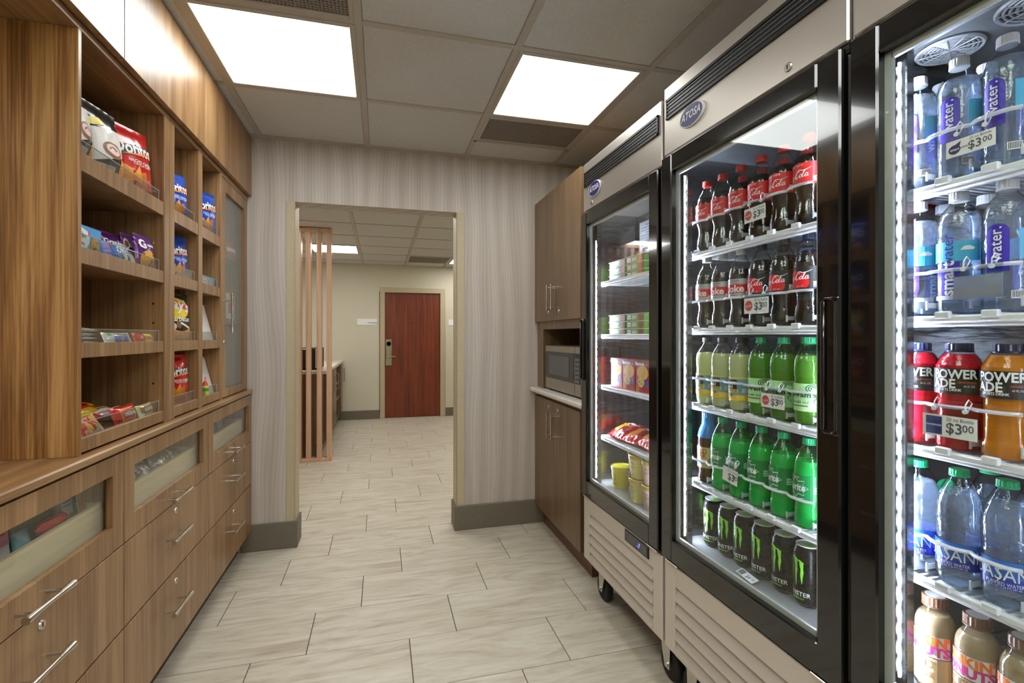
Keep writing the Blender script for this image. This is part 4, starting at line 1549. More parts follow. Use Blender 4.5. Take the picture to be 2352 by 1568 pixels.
def lab_smart(kind):
    r = .0338
    mb = MB()
    fn = lambda e: cyl2(r, e)
    if kind == 1:
        P = [(-.014, .070), (.018, .070), (.018, .140)] + [(.002 + .016 * math.cos(a), .140 + .013 * math.sin(a)) for a in [k * PI / 8 for k in range(1, 8)]] + [(-.014, .140)]
        mb.dec(poly(P, .009), fn(.0004), 0)
        mb.dec(text('water.', .024, .001, .118, rot=PI / 2, bold=.01, mx=.008), fn(.0008), 1)
        mb.dec(text('smart', .022, .001, .062, rot=PI / 2, bold=.03, mx=.008), fn(.0008), 3)
        mb.dec(rect(.030, .062, .090, .142, 6, 1), fn(.0003), 2)
        mb.dec(rect(-.060, -.034, .052, .110, 6, 1), fn(.0003), 0)
        mb.dec(rect(.020, .040, .022, .036, 4, 1), fn(.0004), 1)
        for i in range(9): mb.dec(rect(.0215 + i * .002, .0225 + i * .002, .024, .035), fn(.0007), 4)
    else:
        mb.dec(rect(-.040, .052, .098, .136, 16, 1), fn(.0003), 2)
        P = [(-.016, .036), (.016, .036), (.020, .050), (.020, .096), (-.018, .096), (-.018, .050)]
        mb.dec(poly(P, .009), fn(.0005), 0)
        mb.dec(text('smart', .028, .003, .066, rot=PI / 2, bold=.03, mx=.008), fn(.0010), 1)
        mb.dec(text('water', .026, .003, .119, rot=PI / 2, mx=.008), fn(.0010), 3)
        mb.dec(poly([(.020, .118), (.026, .125), (.034, .126), (.042, .122), (.040, .118)], .009), fn(.0008), 1)
        mb.dec(rect(-.025, .045, .026, .034, 12, 1), fn(.0003), 5)
    return mb, [M('violet print', '3b2bb4', .35), INKW, M('sky blue print', '4fb4dc', .35), M('blue lettering', '4a43b8', .35, 0, 0), INKK, M('pale print', 'c6cbe6', .4)]


def lab_power(kind):
    r = .0368
    mb = MB()
    fn = lambda e: cyl2(r, e)
    band(mb, r, .125, .161, 0)
    band(mb, r, .121, .125, 3)
    mb.dec(text('POWER', .0195, .010, .1516, bold=.03, wid=1.0, mx=.008), fn(.0008), 1)
    mb.dec(text('ADE', .0195, -.006, .1368, bold=.03, wid=1.0, mx=.008), fn(.0008), 1)
    mb.dec(text('SPORTS DRINK', .0056, .002, .1275, bold=.02, mx=.008), fn(.0008), 1)
    mb.dec(text('ORANGE' if kind else 'FRUIT PUNCH', .0040, .030, .1395, align='CENTER', mx=.008), fn(.0008), 2)
    mb.dec(text('20 FL OZ', .0042, .032, .1335, mx=.008), fn(.0008), 1)
    badge2(mb, .054, .130, 2, 0, '140', fn, .8)
    mb.v = [(x, y, 0.108 + (z - 0.123) * 1.2) for x, y, z in mb.v]
    return mb, [INKK, INKW, M('orange print', 'f2703a', .5, 0, 0), INKK]


def lab_dasani():
    r = .0352
    mb = MB()
    fn = lambda e: cyl2(r, e)
    band(mb, r, .079, .117, 0)
    band(mb, r, .094, .117, 1, -.9, 1.9, e=.0003)
    mb.dec(text('DASANI', .0250, .006, .0985, bold=.0, mx=.008), fn(.0008), 2)
    mb.dec(stroke([(.012, .112), (.002, .104), (.006, .096), (.001, .088)], [.001, .003, .003, .001]), fn(.0009), 2)
    mb.dec(text('PURIFIED WATER', .0066, .010, .0855, mx=.008), fn(.0008), 2)
    mb.dec(text('20 FL OZ (1.25 PT) 591 mL', .0040, .010, .0812, mx=.008), fn(.0008), 2)
    mb.dec(rect(.066, .080, .082, .094, 3, 1), fn(.0006), 3)
    mb.dec(text('S', .012, .073, .088), fn(.0009), 2)
    mb.v = [(x, y, 0.036 + (z - 0.079) * 1.26) for x, y, z in mb.v]
    return mb, [M('deep blue label', '1d3fa6', .35), M('blue label', '2c6fc4', .35), INKW, M('light blue square', '2f9fd2', .4)]


def lab_dunkin():
    r = .0342
    mb = MB()
    fn = lambda e: cyl2(r, e)
    band(mb, r, .008, .064, 5)
    band(mb, r, .066, .108, 0, -1.5, 1.5, 24)
    mb.dec(text("DUNKIN'", .0245, .0, .0965, bold=.05, mx=.008), fn(.0008), 1)
    mb.dec(text('DONUTS', .0245, .0, .0775, bold=.05, mx=.008), fn(.0008), 2)
    mb.dec(text('ICED', .026, -.002, .050, bold=.02, mx=.008), fn(.0008), 3)
    mb.dec(text('COFFEE', .016, -.002, .030, bold=.02, mx=.008), fn(.0008), 3)
    for i in range(5): mb.dec(rect(-.012, .012, .121 + i * .0018, .1218 + i * .0018, 5, 1), lambda x, y: cyl2(.0342)(x, y), 4)
    mb.v = [(x, y, 0.006 + (z - 0) * 1) for x, y, z in mb.v]
    return mb, [INKW, M('orange lettering', 'f47b28', .4, 0, 0), M('pink lettering', 'd5288a', .4, 0, 0), M('brown coffee lettering', '8a6a48', .5, 0, 0), M('tan print', 'a58253', .5, 0, 0), M('tan sleeve', 'c7a67c', .35)]


def add_neck_sleeve(t):
    MB().lathe([(.0345, .150), (.0316, .166), (.0256, .184), (.0211, .193), (.0204, .216)], 28).build('neck_sleeve', M('blue sleeve', '2f7cc4', .25), t)


def cap_disc(t):
    MB().lathe([(0, .1837), (.0165, .1837), (.0165, .1842), (0, .1842)], 24).build('cap_print', M('cap label', 'dcdcda', .4), t)


ORD = ['leftmost', 'second', 'third', 'fourth', 'fifth', 'sixth']
SHN = ['top', 'second', 'third', 'fourth']


def row(proto, lab, ys, x, z, label_fn, first, jit=.12):
    """the proto takes the first place, its copies the next ones"""
    for i, y in enumerate(ys):
        rz = FACE + random.uniform(-jit, jit)
        if first and i == 0:
            proto.location = (x, y, z)
            proto.rotation_euler = (0, 0, rz)
            proto['label'] = label_fn(i)
        else:
            dup(proto, (x, y, z), rz, label_fn(i))


XF_ = 1.071
# --- middle cooler
GRP = {}
m, mt = lab_cola()
pc_ = make_bottle('cola_bottle', 'x', 'bottle', COKE, PET, COLA, .178, (.0152, .219, .237), CAPR, m, mt, 'cola bottles with red labels', (XF_, 0, 0))
row(pc_, 0, LN2, XF_, ZS2[0], lambda i: 'red capped cola bottle in front row of middle cooler top shelf, ' + ORD[i] + (' from left' if i else ''), True)
row(pc_, 0, LN2[1:], XF_ + .078, ZS2[0], lambda i: 'red capped cola bottle in second row of top shelf, behind ' + ORD[i + 1] + ' front bottle', False)
m, mt = lab_diet()
pd = make_bottle('diet_cola_bottle', 'x', 'bottle', COKE, PET, COLA, .172, (.0152, .219, .237), CAPW, m, mt, 'diet cola bottles with silver labels', (XF_, 0, 0))
row(pd, 0, LN2[:3], XF_, ZS2[1], lambda i: 'pale capped diet cola bottle with silver label on second shelf, ' + ['leftmost', 'middle one of three', 'nearest the black label colas'][i], True)
m, mt = lab_zero()
pz = make_bottle('sugarfree_cola_bottle', 'x', 'bottle', COKE, PET, COLA, .190, (.0152, .219, .237), CAPK, m, mt, 'black labelled cola bottles', (XF_, 0, 0))
row(pz, 0, LN2[3:], XF_, ZS2[1], lambda i: 'black capped cola bottle with black and red label on second shelf, ' + ['next to diet cola', 'middle one of three', 'beside the door frame'][i], True)
row(pz, 0, LN2[3:], XF_ + .078, ZS2[1], lambda i: 'black capped cola bottle in second row of second shelf, behind ' + ['left', 'middle', 'right'][i] + ' front one', False)
m, mt = lab_lemon()
pl = make_bottle('lemonade_bottle', 'x', 'bottle', LEMO, PET, LEMD, .172, (.0155, .2065, .2225), CAPK, m, mt, 'cloudy lemonade bottles', (XF_, 0, 0))
row(pl, 0, LN2[:3], XF_, ZS2[2], lambda i: 'black capped cloudy lemonade bottle with blue yellow label on third shelf, ' + ['leftmost', 'middle one of three', 'next to ginger ale'][i], True)
row(pl, 0, LN2[1:3], XF_ + .078, ZS2[2], lambda i: 'cloudy lemonade bottle in second row of third shelf, behind ' + ['middle', 'right'][i] + ' front lemonade', False)
m, mt = lab_ginger()
pg = make_bottle('ginger_ale_bottle', 'x', 'bottle', LEMO, PETG, GIND, .178, (.0155, .2065, .2245), CAPG, m, mt, 'green ginger ale bottles', (XF_, 0, 0))
row(pg, 0, LN2[3:], XF_, ZS2[2], lambda i: 'green capped ginger ale bottle with mint label on third shelf, ' + ['next to lemonade', 'middle one of three', 'beside the door frame'][i], True)
row(pg, 0, LN2[3:], XF_ + .078, ZS2[2], lambda i: 'green ginger ale bottle in second row of third shelf, behind ' + ['left', 'middle', 'right'][i] + ' front one', False)
m, mt = lab_tea()
pt = make_bottle('tea_bottle', 'brown iced tea bottle with blue cap and sleeve, leftmost on fourth shelf', 'bottle', TEA, PET, TEAD, .170, (.0205, .214, .233), CAPB, m, mt, None, (XF_ + .004, LN2[0], ZS2[3]), add_neck_sleeve)
m, mt = lab_sprite()
ps = make_bottle('lemon_lime_bottle', 'x', 'bottle', SPRT, PETG, SPRD, .170, (.0152, .211, .2285), CAPG, m, mt, 'green lemon-lime soda bottles', (XF_, 0, 0))
row(ps, 0, LN2[1:], XF_, ZS2[3], lambda i: 'green lemon-lime soda bottle in front row of fourth shelf, ' + ['next to iced tea', 'second after iced tea', 'third after iced tea', 'fourth after iced tea', 'beside the door frame'][i], True)
row(ps, 0, LN2[1:], XF_ + .078, ZS2[3], lambda i: 'green lemon-lime soda bottle in second row of fourth shelf, behind ' + ['first', 'second', 'third', 'fourth', 'fifth'][i] + ' front soda', False)

# cans
can = thing('energy_drink_can', 'x', 'can', (XF_, 0, 0), FACE, 'black energy drink cans')
CANP = [(0, .006), (.022, .006), (.0245, 0), (.0265, .002), (.0325, .012), (.0331, .016), (.0331, .137), (.0326, .141), (.0290, .150), (.0262, .1555)]
MB().lathe(CANP, 32).build('body', metal('can black', '1b1c1c', .28, (1, 1, 1), 0), can)
MB().lathe([(.0262, .1555), (.0274, .1570), (.0276, .1590), (.0262, .1592), (.0254, .1568), (.022, .1562), (0, .1562)], 32).build('lid', M('can lid', 'e4e6e4', .35, .15), can)
MB().lathe([(0, .1562), (.0115, .1562), (.0115, .1578), (0, .1578)], 20, 0, (.003, 0, 0)).build('pull_tab', M('green tab', '8be03a', .35), can)
MB().lathe([(.0246, .001), (.0268, .0028), (.030, .0078)], 32).build('base_rim', M('can lid', 'e4e6e4', .35, .15), can)
cm = MB()
rr = .0334
fn = lambda e: cyl2(rr, e)
for x0, top, bot, w in ((-.0165, .122, .066, .0050), (-.0005, .124, .052, .0062), (.0155, .118, .060, .0058)):
    pts = [(x0 - w, top + .006), (x0 - w * .2, top + .002), (x0 + w * .9, top + .004 - .004)]
    pts += [(x0 + w * .75, top - .016), (x0 + w * .95, top - .028), (x0 + w * .55, top - .040), (x0 + w * .4, bot + .006), (x0 + w * .15, bot)]
    pts += [(x0 - w * .15, bot + .010), (x0 - w * .5, top - .034), (x0 - w * .3, top - .020), (x0 - w * .8, top - .008)]
    cm.dec(poly(pts), fn(.0003), 0)
cm.dec(stroke([(-.0165, .1225), (-.010, .126), (-.0005, .1245), (.006, .1205), (.0155, .1195)], [.002, .004, .005, .003, .003]), fn(.0004), 0)
cm.dec(text('MONSTER', .0160, .0, .034, bold=.01, mx=.008), fn(.0004), 1)
cm.dec(text('ENERGY', .0070, .006, .0225, bold=.01, wid=1.3, mx=.008), fn(.0004), 0)
cm.build('print', [M('claw green', '86e03a', .35, 0, 0), INKW], can)
LNC = [1.424, 1.350, 1.276, 1.199, 1.121, 1.047]
row(can, 0, LNC, XF_ + .020, .5745, lambda i: 'black energy drink can with green claw marks, front row, ' + ORD[i] + (' from left' if i else ' on cooler floor'), True, .22)
row(can, 0, [y + .01 for y in LNC[:5]], XF_ + .094, .5745, lambda i: 'black energy drink can in second row, behind ' + ORD[i] + ' front can', False, .4)

# --- near cooler
m, mt = lab_smart(1)
p1 = make_bottle('water_bottle', 'x', 'bottle', SMRT, PET, WATR, .190, (.0152, .214, .232), CAPWW, m, mt, 'white capped water bottles with violet tags', (XF_, 0, 0))
row(p1, 0, LN3, XF_, ZS3[0], lambda i: 'white capped water bottle with violet tag on top shelf, ' + ['at the light strip', 'behind price tag', 'cut by frame edge'][i], True)
row(p1, 0, [LN3[0] + .006, LN3[1], LN3[2]], XF_ + .074, ZS3[0], lambda i: 'white capped water bottle in second row of top shelf, behind ' + ['left', 'middle', 'right'][i] + ' front one', False)
m, mt = lab_smart(2)
p2 = make_bottle('water_bottle', 'x', 'bottle', SMRT, PET, WATR, .190, (.0152, .214, .232), CAPWW, m, mt, 'white capped water bottles with upright lettering', (XF_, 0, 0))
row(p2, 0, LN3[:2], XF_, ZS3[1], lambda i: 'white capped water bottle with upright white lettering on second shelf, ' + ['at the light strip', 'middle one'][i], True)
dup(p1, (XF_, LN3[2], ZS3[1]), FACE + .05, 'white capped water bottle with violet tag on second shelf, above blank price holder')
row(p2, 0, LN3, XF_ + .074, ZS3[1], lambda i: 'white capped water bottle in second row of second shelf, behind ' + ['left', 'middle', 'right'][i] + ' front one', False)
m, mt = lab_power(0)
p3 = make_bottle('sports_drink_bottle', 'x', 'bottle', POWR, PET, REDD, .181, (.0212, .184, .201), CAPN, m, mt, 'sports drink bottles', (XF_, 0, 0))
row(p3, 0, LN3[:2], XF_, ZS3[2], lambda i: 'red sports drink bottle with navy cap and black label, ' + ['at the light strip', 'middle one above price tag'][i], True, .08)
m, mt = lab_power(1)
p4 = make_bottle('sports_drink_bottle', 'orange sports drink bottle with navy cap and black label', 'bottle', POWR, PET, ORGD, .181, (.0212, .184, .201), CAPN, m, mt, 'sports drink bottles', (XF_, LN3[2], ZS3[2]))
dup(p4, (XF_ + .080, LN3[2] - .01, ZS3[2]), FACE, 'orange sports drink bottle in second row, behind the front orange one')
m, mt = lab_dasani()
p5 = make_bottle('water_bottle', 'x', 'bottle', DASA, PET, WATR, .178, (.0154, .2045, .2185), CAPG, m, mt, 'green capped water bottles with blue labels', (XF_, 0, 0))
row(p5, 0, LN3, XF_, ZS3[3], lambda i: 'green capped water bottle with blue label on fourth shelf, ' + ['at the light strip', 'middle one', 'cut by frame edge'][i], True)
row(p5, 0, [LN3[1] - .002, LN3[2]], XF_ + .080, ZS3[3], lambda i: 'green capped water bottle in second row of fourth shelf, behind ' + ['middle', 'right'][i] + ' front one', False)
dup(p5, (1.318, .756, .838), None, 'green capped water bottle leaning back on its side, cap facing out', None, (0, -.92, 0))
m, mt = lab_dunkin()
p6 = make_bottle('iced_coffee_bottle', 'x', 'bottle', DUNK, PET, COFD, .150, (.0212, .163, .1838), CAPBR, m, mt, 'iced coffee bottles on the cooler floor', (XF_, 0, 0), cap_disc)
row(p6, 0, [.735, .662, .592], 1.085, .5745, lambda i: 'tan iced coffee bottle with brown cap on cooler floor, ' + ['at the light strip', 'middle one', 'cut by frame edge'][i], True, .25)


# price tags
def price_tag(label, x, y, z, w, h, mark, price=('$3', '00'), tilt=0.0, blank=False, group='price tags hung on the bottle fences', flat_on=None, hook=.022):
    t = thing('price_tag', label, 'price tag', (x, y, z), FACE, group)
    if flat_on: t.rotation_euler = flat_on
    else: t.rotation_euler = (0, tilt, FACE)
    a = MB().box(-w / 2, w / 2, 0, .0012, -h / 2, h / 2 + .016, .0004)
    a.build('holder', clear('tag holder', 'ecf0f4', .10, .05), t)
    c = MB()
    if blank:
        c.box(-w / 2 + .001, w / 2 - .001, .0014, .0018, -h / 2 + .001, h / 2 - .003)
        c.build('card', M('blank insert', 'e4e2ee', .4), t)
    else:
        c.box(-w / 2 + .001, w / 2 - .001, -.0010, -.0002, -h / 2 + .001, h / 2 - .001)
        f = flat(-.0014)
        k = h / .040
        if mark == 'cola':
            c.dec(disc(-w * .29, 0, .0130 * k), f, 1)
            c.dec(xf(SCRIPT, .0046 * k, -w * .29, -.002 * k), flat(-.0018), 2)
        elif mark == 'smart':
            c.dec(disc(-w * .31, -.002, w * .125, .0085), f, 4)
            c.dec(poly([(-w * .30, .0064), (-w * .20, .0030), (-w * .175, .011)]), f, 4)
            c.dec(text('smart', .008 * k, -w * .30, -.002, bold=.02), flat(-.0018), 2)
            c.dec(text('water', .008 * k, -w * .10, -.001), flat(-.0018), 4)
        elif mark == 'power':
            c.dec(rect(-w * .42, -w * .12, -h * .40, h * .40), f, 4)
            c.dec(text('POWERADE', .0046 * k, -w * .27, .0, bold=.02), flat(-.0018), 2)
        elif mark == 'can':
            c.dec(rect(-w * .42, -w * .16, -h * .34, h * .34), f, 3)
            c.dec(rect(-w * .32, -w * .24, -h * .2, h * .2), flat(-.0018), 5)
        if mark != 'can': c.dec(text('20 oz Bottle', .0085 * k, w * .20, h * .32), f, 3)
        c.dec(text(price[0], .026 * k, w * .10, -h * .08, bold=.02), f, 3)
        c.dec(text(price[1], .018 * k, w * .34, -h * .01, bold=.01), f, 3)
        c.build('card', [PAPERW, M('faded red print', 'c95252', .5, 0, 0), INKW, INKG, INKB, M('green print', '4f8a3a', .5, 0, 0)], t)
    if not flat_on:
        hk = MB()
        for sx in (-.28, .28):
            zt = h / 2 + .010
            hk.lathe([(0, -.0014), (.0042, -.0014), (.0042, .003), (0, .003)], 12, 0, (sx * w, 0, zt), 'y')
            hk.tube([(sx * w, .001, zt), (sx * w + .003, -.003, zt + hook * .6), (sx * w + .004, .003, zt + hook), (sx * w + .005, .010, zt + hook * .7), (sx * w + .002, .004, zt)], .0011, 6)
        hk.build('hook', WHITEP, t)
    return t


XT = 1.021
price_tag('white price card with red disc below the cola bottles of top shelf', XT, 1.157, 1.628, .082, .042, 'cola', tilt=-.02)
price_tag('white price card with red disc on second shelf, before black label cola', XT, 1.152, 1.369, .094, .046, 'cola')
price_tag('white price card with red disc hanging before the ginger ale bottles', XT, 1.092, 1.107, .082, .040, 'cola')
price_tag('tilted white price card hanging before lemon-lime soda bottles', XT, 1.258, .860, .066, .046, 'none', tilt=.10)
price_tag('white price card with blue drop mark hanging before top shelf water', XT, .634, 1.627, .078, .032, 'smart')
price_tag('blank clear price holder hanging before second shelf water', XT, .624, 1.371, .076, .046, '', blank=True)
price_tag('white price card with navy square hanging before the red sports drink', XT, .668, 1.114, .092, .042, 'power')
price_tag('white price card lying on cooler floor before the energy cans', 1.0365, 1.205, .580, .080, .026, 'can', price=('$4', '00'), group=None, flat_on=(-1.25, 0, FACE - .12))

# ================================================================== BAGS, BOXES AND TUBS
def pouch(w, h, d, bar=False, seed=1, wr=.5, nx=18, ny=20, fn_only=False):
    """an air-filled packet, sealed top and bottom (or at both ends when bar); front towards -Y, foot at z=0"""
    rnd = random.Random(seed)
    ph = [rnd.uniform(0, 6.3) for _ in range(8)]

    def F(u, v):
        u = min(1, max(0, u)); v = min(1, max(0, v))
        if bar: u, v = v, u
        e = max(0.0, 1 - (2 * u - 1) ** 2) ** .55
        g = min(1.0, max(0.0, (v - .06) / .30)) if v < .5 else min(1.0, max(0.0, (.94 - v) / .34))
        g = math.sin(g * PI / 2) ** .8
        wrk = (math.sin(u * 21 + ph[0] + 5 * v) * .5 + math.sin(v * 17 + u * 9 + ph[1]) * .5 + math.sin((u - v) * 26 + ph[2]) * .4) * .055 * wr
        wrk += math.sin(u * 34 + ph[3]) * .10 * wr * (1 - g)
        return e * g + wrk * (e ** .5) * (.35 + g)

    def P(x, z, sd=-1, e=0.0):
        u, v = x / w + .5, z / h
        t = v if not bar else u
        sq = 1 - .07 * math.sin(PI * min(1, max(0, t)))
        X = x * sq if not bar else x
        Z = z if not bar else (z - h / 2) * sq + h / 2
        return (X, sd * (d / 2 * F(u, v) + .0007 + e), Z)
    if fn_only: return P
    mb = MB()
    for sd in (-1, 1):
        vs = [P((i / nx - .5) * w, j / ny * h, sd) for j in range(ny + 1) for i in range(nx + 1)]
        fs = [(j * (nx + 1) + i, j * (nx + 1) + i + 1, (j + 1) * (nx + 1) + i + 1, (j + 1) * (nx + 1) + i) for j in range(ny) for i in range(nx)]
        mb.add(vs, fs if sd < 0 else [f[::-1] for f in fs], 0, True)
    return mb, (lambda e=.0006: (lambda x, z: P(x, z, -1, e)))


SHELF = PI / 2     # things on the wooden shelves face the aisle


def packet(name, label, cat, loc, w, h, d, film, decs, tilt=0.0, turn=0.0, bar=False, seed=1, group=None, roll=0.0, face=SHELF, wr=.5):
    t = thing(name, label, cat, loc, 0, group)
    t.rotation_euler = (tilt, roll, face + turn)
    mb, fn = pouch(w, h, d, bar, seed, wr)
    mb.build('film', film, t, ang=80)
    if decs:
        p = MB()
        mats = []
        for k, (shape, m, lev) in enumerate(decs):
            if m not in mats: mats.append(m)
            p.dec(refine(*shape, min(w, h) * .07), fn(.0006 + .0005 * lev), mats.index(m))
        p.build('print', mats, t)
    return t


def foil(name, col, rough=.22):
    return M(name, col, rough, .15, .05, 20, coat=.4)


BAGR, BAGB, BAGK, BAGS = foil('red bag film', 'c8201c'), foil('blue bag film', '1c4fc0'), foil('black bag film', '1d2523'), metal('silver film', 'cfccca', .28, (1, 1, 1), .25, 30, .01, met=.55)
CHIP = M('chip orange', 'e8962a', .5, 0, .25, 60)
CHIPD = M('chip dark orange', 'c9701c', .5, 0, .25, 60)
CREAM = M('cream print', 'f3e6cf', .5)
BROWNP = M('brown print', '7a3d2c', .5)
PINKP = M('pale pink print', 'e9c9c2', .5)


def chips(w, h, s=1.0):
    return [(poly([(-.38 * w, .10 * h), (-.05 * w, .08 * h), (-.12 * w, .34 * h), (-.34 * w, .38 * h)]), CHIP, 1),
            (poly([(-.02 * w, .08 * h), (.30 * w, .12 * h), (.22 * w, .36 * h), (.0 * w, .30 * h)]), CHIPD, 1),
            (poly([(-.18 * w, .20 * h), (.12 * w, .18 * h), (.04 * w, .42 * h)]), CHIP, 2)]


def corn_design(w, h, sub, seed=0):
    d = chips(w, h)
    d += [(poly([(-.44 * w, .50 * h), (.44 * w, .60 * h), (.46 * w, .74 * h), (-.44 * w, .66 * h)]), INKK, 1)]
    d += [(text('Doritos', .34 * w, .0, .645 * h, rot=.09, bold=.03, wid=.86), INKW, 2)]
    d += [(poly([(-.40 * w, .52 * h), (.05 * w, .56 * h), (.42 * w, .63 * h), (.40 * w, .66 * h), (-.02 * w, .58 * h)]), M('flame print', 'ef7a2a', .5), 3)]
    d += [(text(sub, .085 * w, .12 * w, .47 * h, bold=.01), INKW, 2), (text('TORTILLA CHIPS', .06 * w, .12 * w, .43 * h), INKW, 2)]
    return d


def puff_design(w, h):
    return [(poly([(-.46 * w, .62 * h), (.46 * w, .74 * h), (.46 * w, .40 * h), (-.46 * w, .18 * h)]), M('white film print', 'e6e2dc', .35), 1),
            (poly([(-.46 * w, .64 * h), (-.1 * w, .70 * h), (-.2 * w, .78 * h), (-.46 * w, .74 * h)]), INKY, 2),
            (disc(.02 * w, .40 * h, .27 * w, .105 * h), BROWNP, 2), (disc(.02 * w, .41 * h, .20 * w, .07 * h), PINKP, 3),
            (stroke([(-.1 * w, .40 * h), (0, .44 * h), (.12 * w, .41 * h)], .03 * w), BROWNP, 4),
            (poly([(.20 * w, .06 * h), (.40 * w, .10 * h), (.44 * w, .32 * h), (.30 * w, .36 * h), (.22 * w, .22 * h)]), CHIP, 2),
            (poly([(-.40 * w, .10 * h), (.1 * w, .10 * h), (.1 * w, .2 * h), (-.40 * w, .18 * h)]), BAGS, 1)]


XS = -.835
packet('snack_bag', 'black and white snack bag, half behind the side panel on the top shelf', 'bag', (-.812, 1.628, 1.764), .15, .225, .055, BAGK, puff_design(.15, .225), -.12, .1, seed=3, group='black and white snack bags')
packet('snack_bag', 'black and white snack bag with orange curl, beside the red bag', 'bag', (-.825, 1.800, 1.764), .165, .235, .06, BAGK, puff_design(.165, .235), -.14, -.15, seed=5, group='black and white snack bags')
packet('snack_bag', 'red tortilla chip bag on the top shelf of the wide bay', 'bag', (-.820, 1.955, 1.764), .175, .24, .06, BAGR, corn_design(.175, .24, 'NACHO CHEESE'), -.13, -.35, seed=8)
packet('snack_bag', 'blue tortilla chip bag cut by the stile, top of the narrow column', 'bag', (-.828, 2.318, 1.764), .155, .20, .055, BAGB, corn_design(.155, .20, 'COOL RANCH'), -.10, -.42, seed=9, group='blue tortilla chip bags')
packet('snack_bag', 'blue tortilla chip bag on the second shelf of the narrow column', 'bag', (-.828, 2.320, 1.512), .15, .19, .055, BAGB, corn_design(.15, .19, 'COOL RANCH'), -.07, -.40, seed=10, group='blue tortilla chip bags')
packet('snack_bag', 'blue tortilla chip bag facing out beside the frosted door', 'bag', (-.815, 2.618, 1.764), .165, .205, .055, BAGB, corn_design(.165, .205, 'COOL RANCH'), -.04, -.42, seed=12, group='blue tortilla chip bags')
packet('snack_bag', 'blue tortilla chip bag tucked behind another blue bag, by the divider', 'bag', (-.885, 2.560, 1.764), .15, .225, .04, BAGB, corn_design(.15, .225, 'COOL RANCH'), -.04, -.35, seed=13, group='blue tortilla chip bags')
packet('snack_bag', 'red tortilla chip bag on the lowest shelf of the narrow column', 'bag', (-.828, 2.320, 1.000), .155, .205, .055, BAGR, corn_design(.155, .205, 'NACHO CHEESE'), -.07, -.42, seed=14)
w, h = .165, .205
packet('snack_bag', 'black barbecue chip bag with yellow and red emblem', 'bag', (-.818, 2.315, 1.254), w, h, .05, BAGK,
       [(disc(-.02 * w, .70 * h, .44 * w, .22 * h), INKY, 1), (poly([(-.46 * w, .86 * h), (-.2 * w, .76 * h), (.46 * w, .62 * h), (.46 * w, .76 * h), (.1 * w, .82 * h), (-.4 * w, .95 * h)]), INKR, 2),
        (text("Lay's", .40 * w, .0, .765 * h, rot=-.18, bold=.03, shear=.2), INKW, 3), (text('Barbecue', .19 * w, .04 * w, .475 * h, bold=.02), INKW, 2),
        (poly([(-.44 * w, .06 * h), (.44 * w, .06 * h), (.42 * w, .30 * h), (.1 * w, .22 * h), (-.2 * w, .26 * h), (-.44 * w, .20 * h)]), CHIP, 1),
        (disc(-.30 * w, .32 * h, .16 * w, .09 * h), PINKP, 2), (disc(-.05 * w, .36 * h, .10 * w, .08 * h), BROWNP, 2), (stroke([(.0, .40 * h), (.2 * w, .34 * h), (.36 * w, .30 * h)], .05 * w), CREAM, 3)], -.08, -.32, seed=15)


def carton(name, label, cat, loc, w, h, d, face_m, decs, rz=SHELF, group=None, tilt=0.0, base='box'):
    t = thing(name, label, cat, loc, 0, group)
    t.rotation_euler = (tilt, 0, rz)
    MB().box(-w / 2, w / 2, 0, d, 0, h, .0012).build(base, face_m, t)
    if decs:
        p = MB()
        mats = []
        for shape, m, lev in decs:
            if m not in mats: mats.append(m)
            p.dec(shape, flat(-.0004 - .0004 * lev), mats.index(m))
        p.build('print', mats, t)
    return t


SKY = M('sky blue card', '3f9fe0', .4)
COOK = M('cookie', 'd8a24a', .6, 0, .25, 90)
CHOC = M('chocolate bits', '6d4a22', .6)


def cookie(cx, cy, r, lev=1):
    d = [(disc(cx, cy, r * .85, r), COOK, lev)]
    rn = random.Random(4)
    for _ in range(7): d.append((disc(cx + rn.uniform(-.5, .5) * r, cy + rn.uniform(-.6, .6) * r, r * .13, r * .12, 8), CHOC, lev + 1))
    return d


carton('cookie_box', 'light blue cookie box on the second shelf at the side panel', 'box', (-.795, 1.632, 1.508), .145, .082, .06, SKY,
       [(poly([(-.065, .068), (-.03, .075), (.008, .066), (.012, .040), (-.005, .016), (-.03, .014), (-.045, .030), (-.062, .050)]), INKW, 1),
        (text('chips', .020, -.026, .056, rot=-.15, bold=.02), INKB, 2), (text('MINI', .010, -.022, .030, rot=-.1), INKG, 2), (rect(.004, .010, .056, .070), INKR, 2)] + cookie(.038, .034, .024) + [(text('SNACK', .006, .055, .012), INKW, 1)])
PURP = foil('purple film', '6a2a86')
w, h = .175, .105


def grandma(w, h):
    return [(text("Grandma's", .165 * w, .06 * w, .66 * h, bold=.04), INKW, 2), (disc(-.36 * w, .70 * h, .11 * w, .15 * h), PINKP, 1), (disc(-.36 * w, .70 * h, .07 * w, .09 * h), BROWNP, 2),
            (text('COOKIES', .09 * w, .12 * w, .40 * h), PINKP, 2)] + [(disc(.0, .16 * h, .30 * w, .2 * h), COOK, 1)]


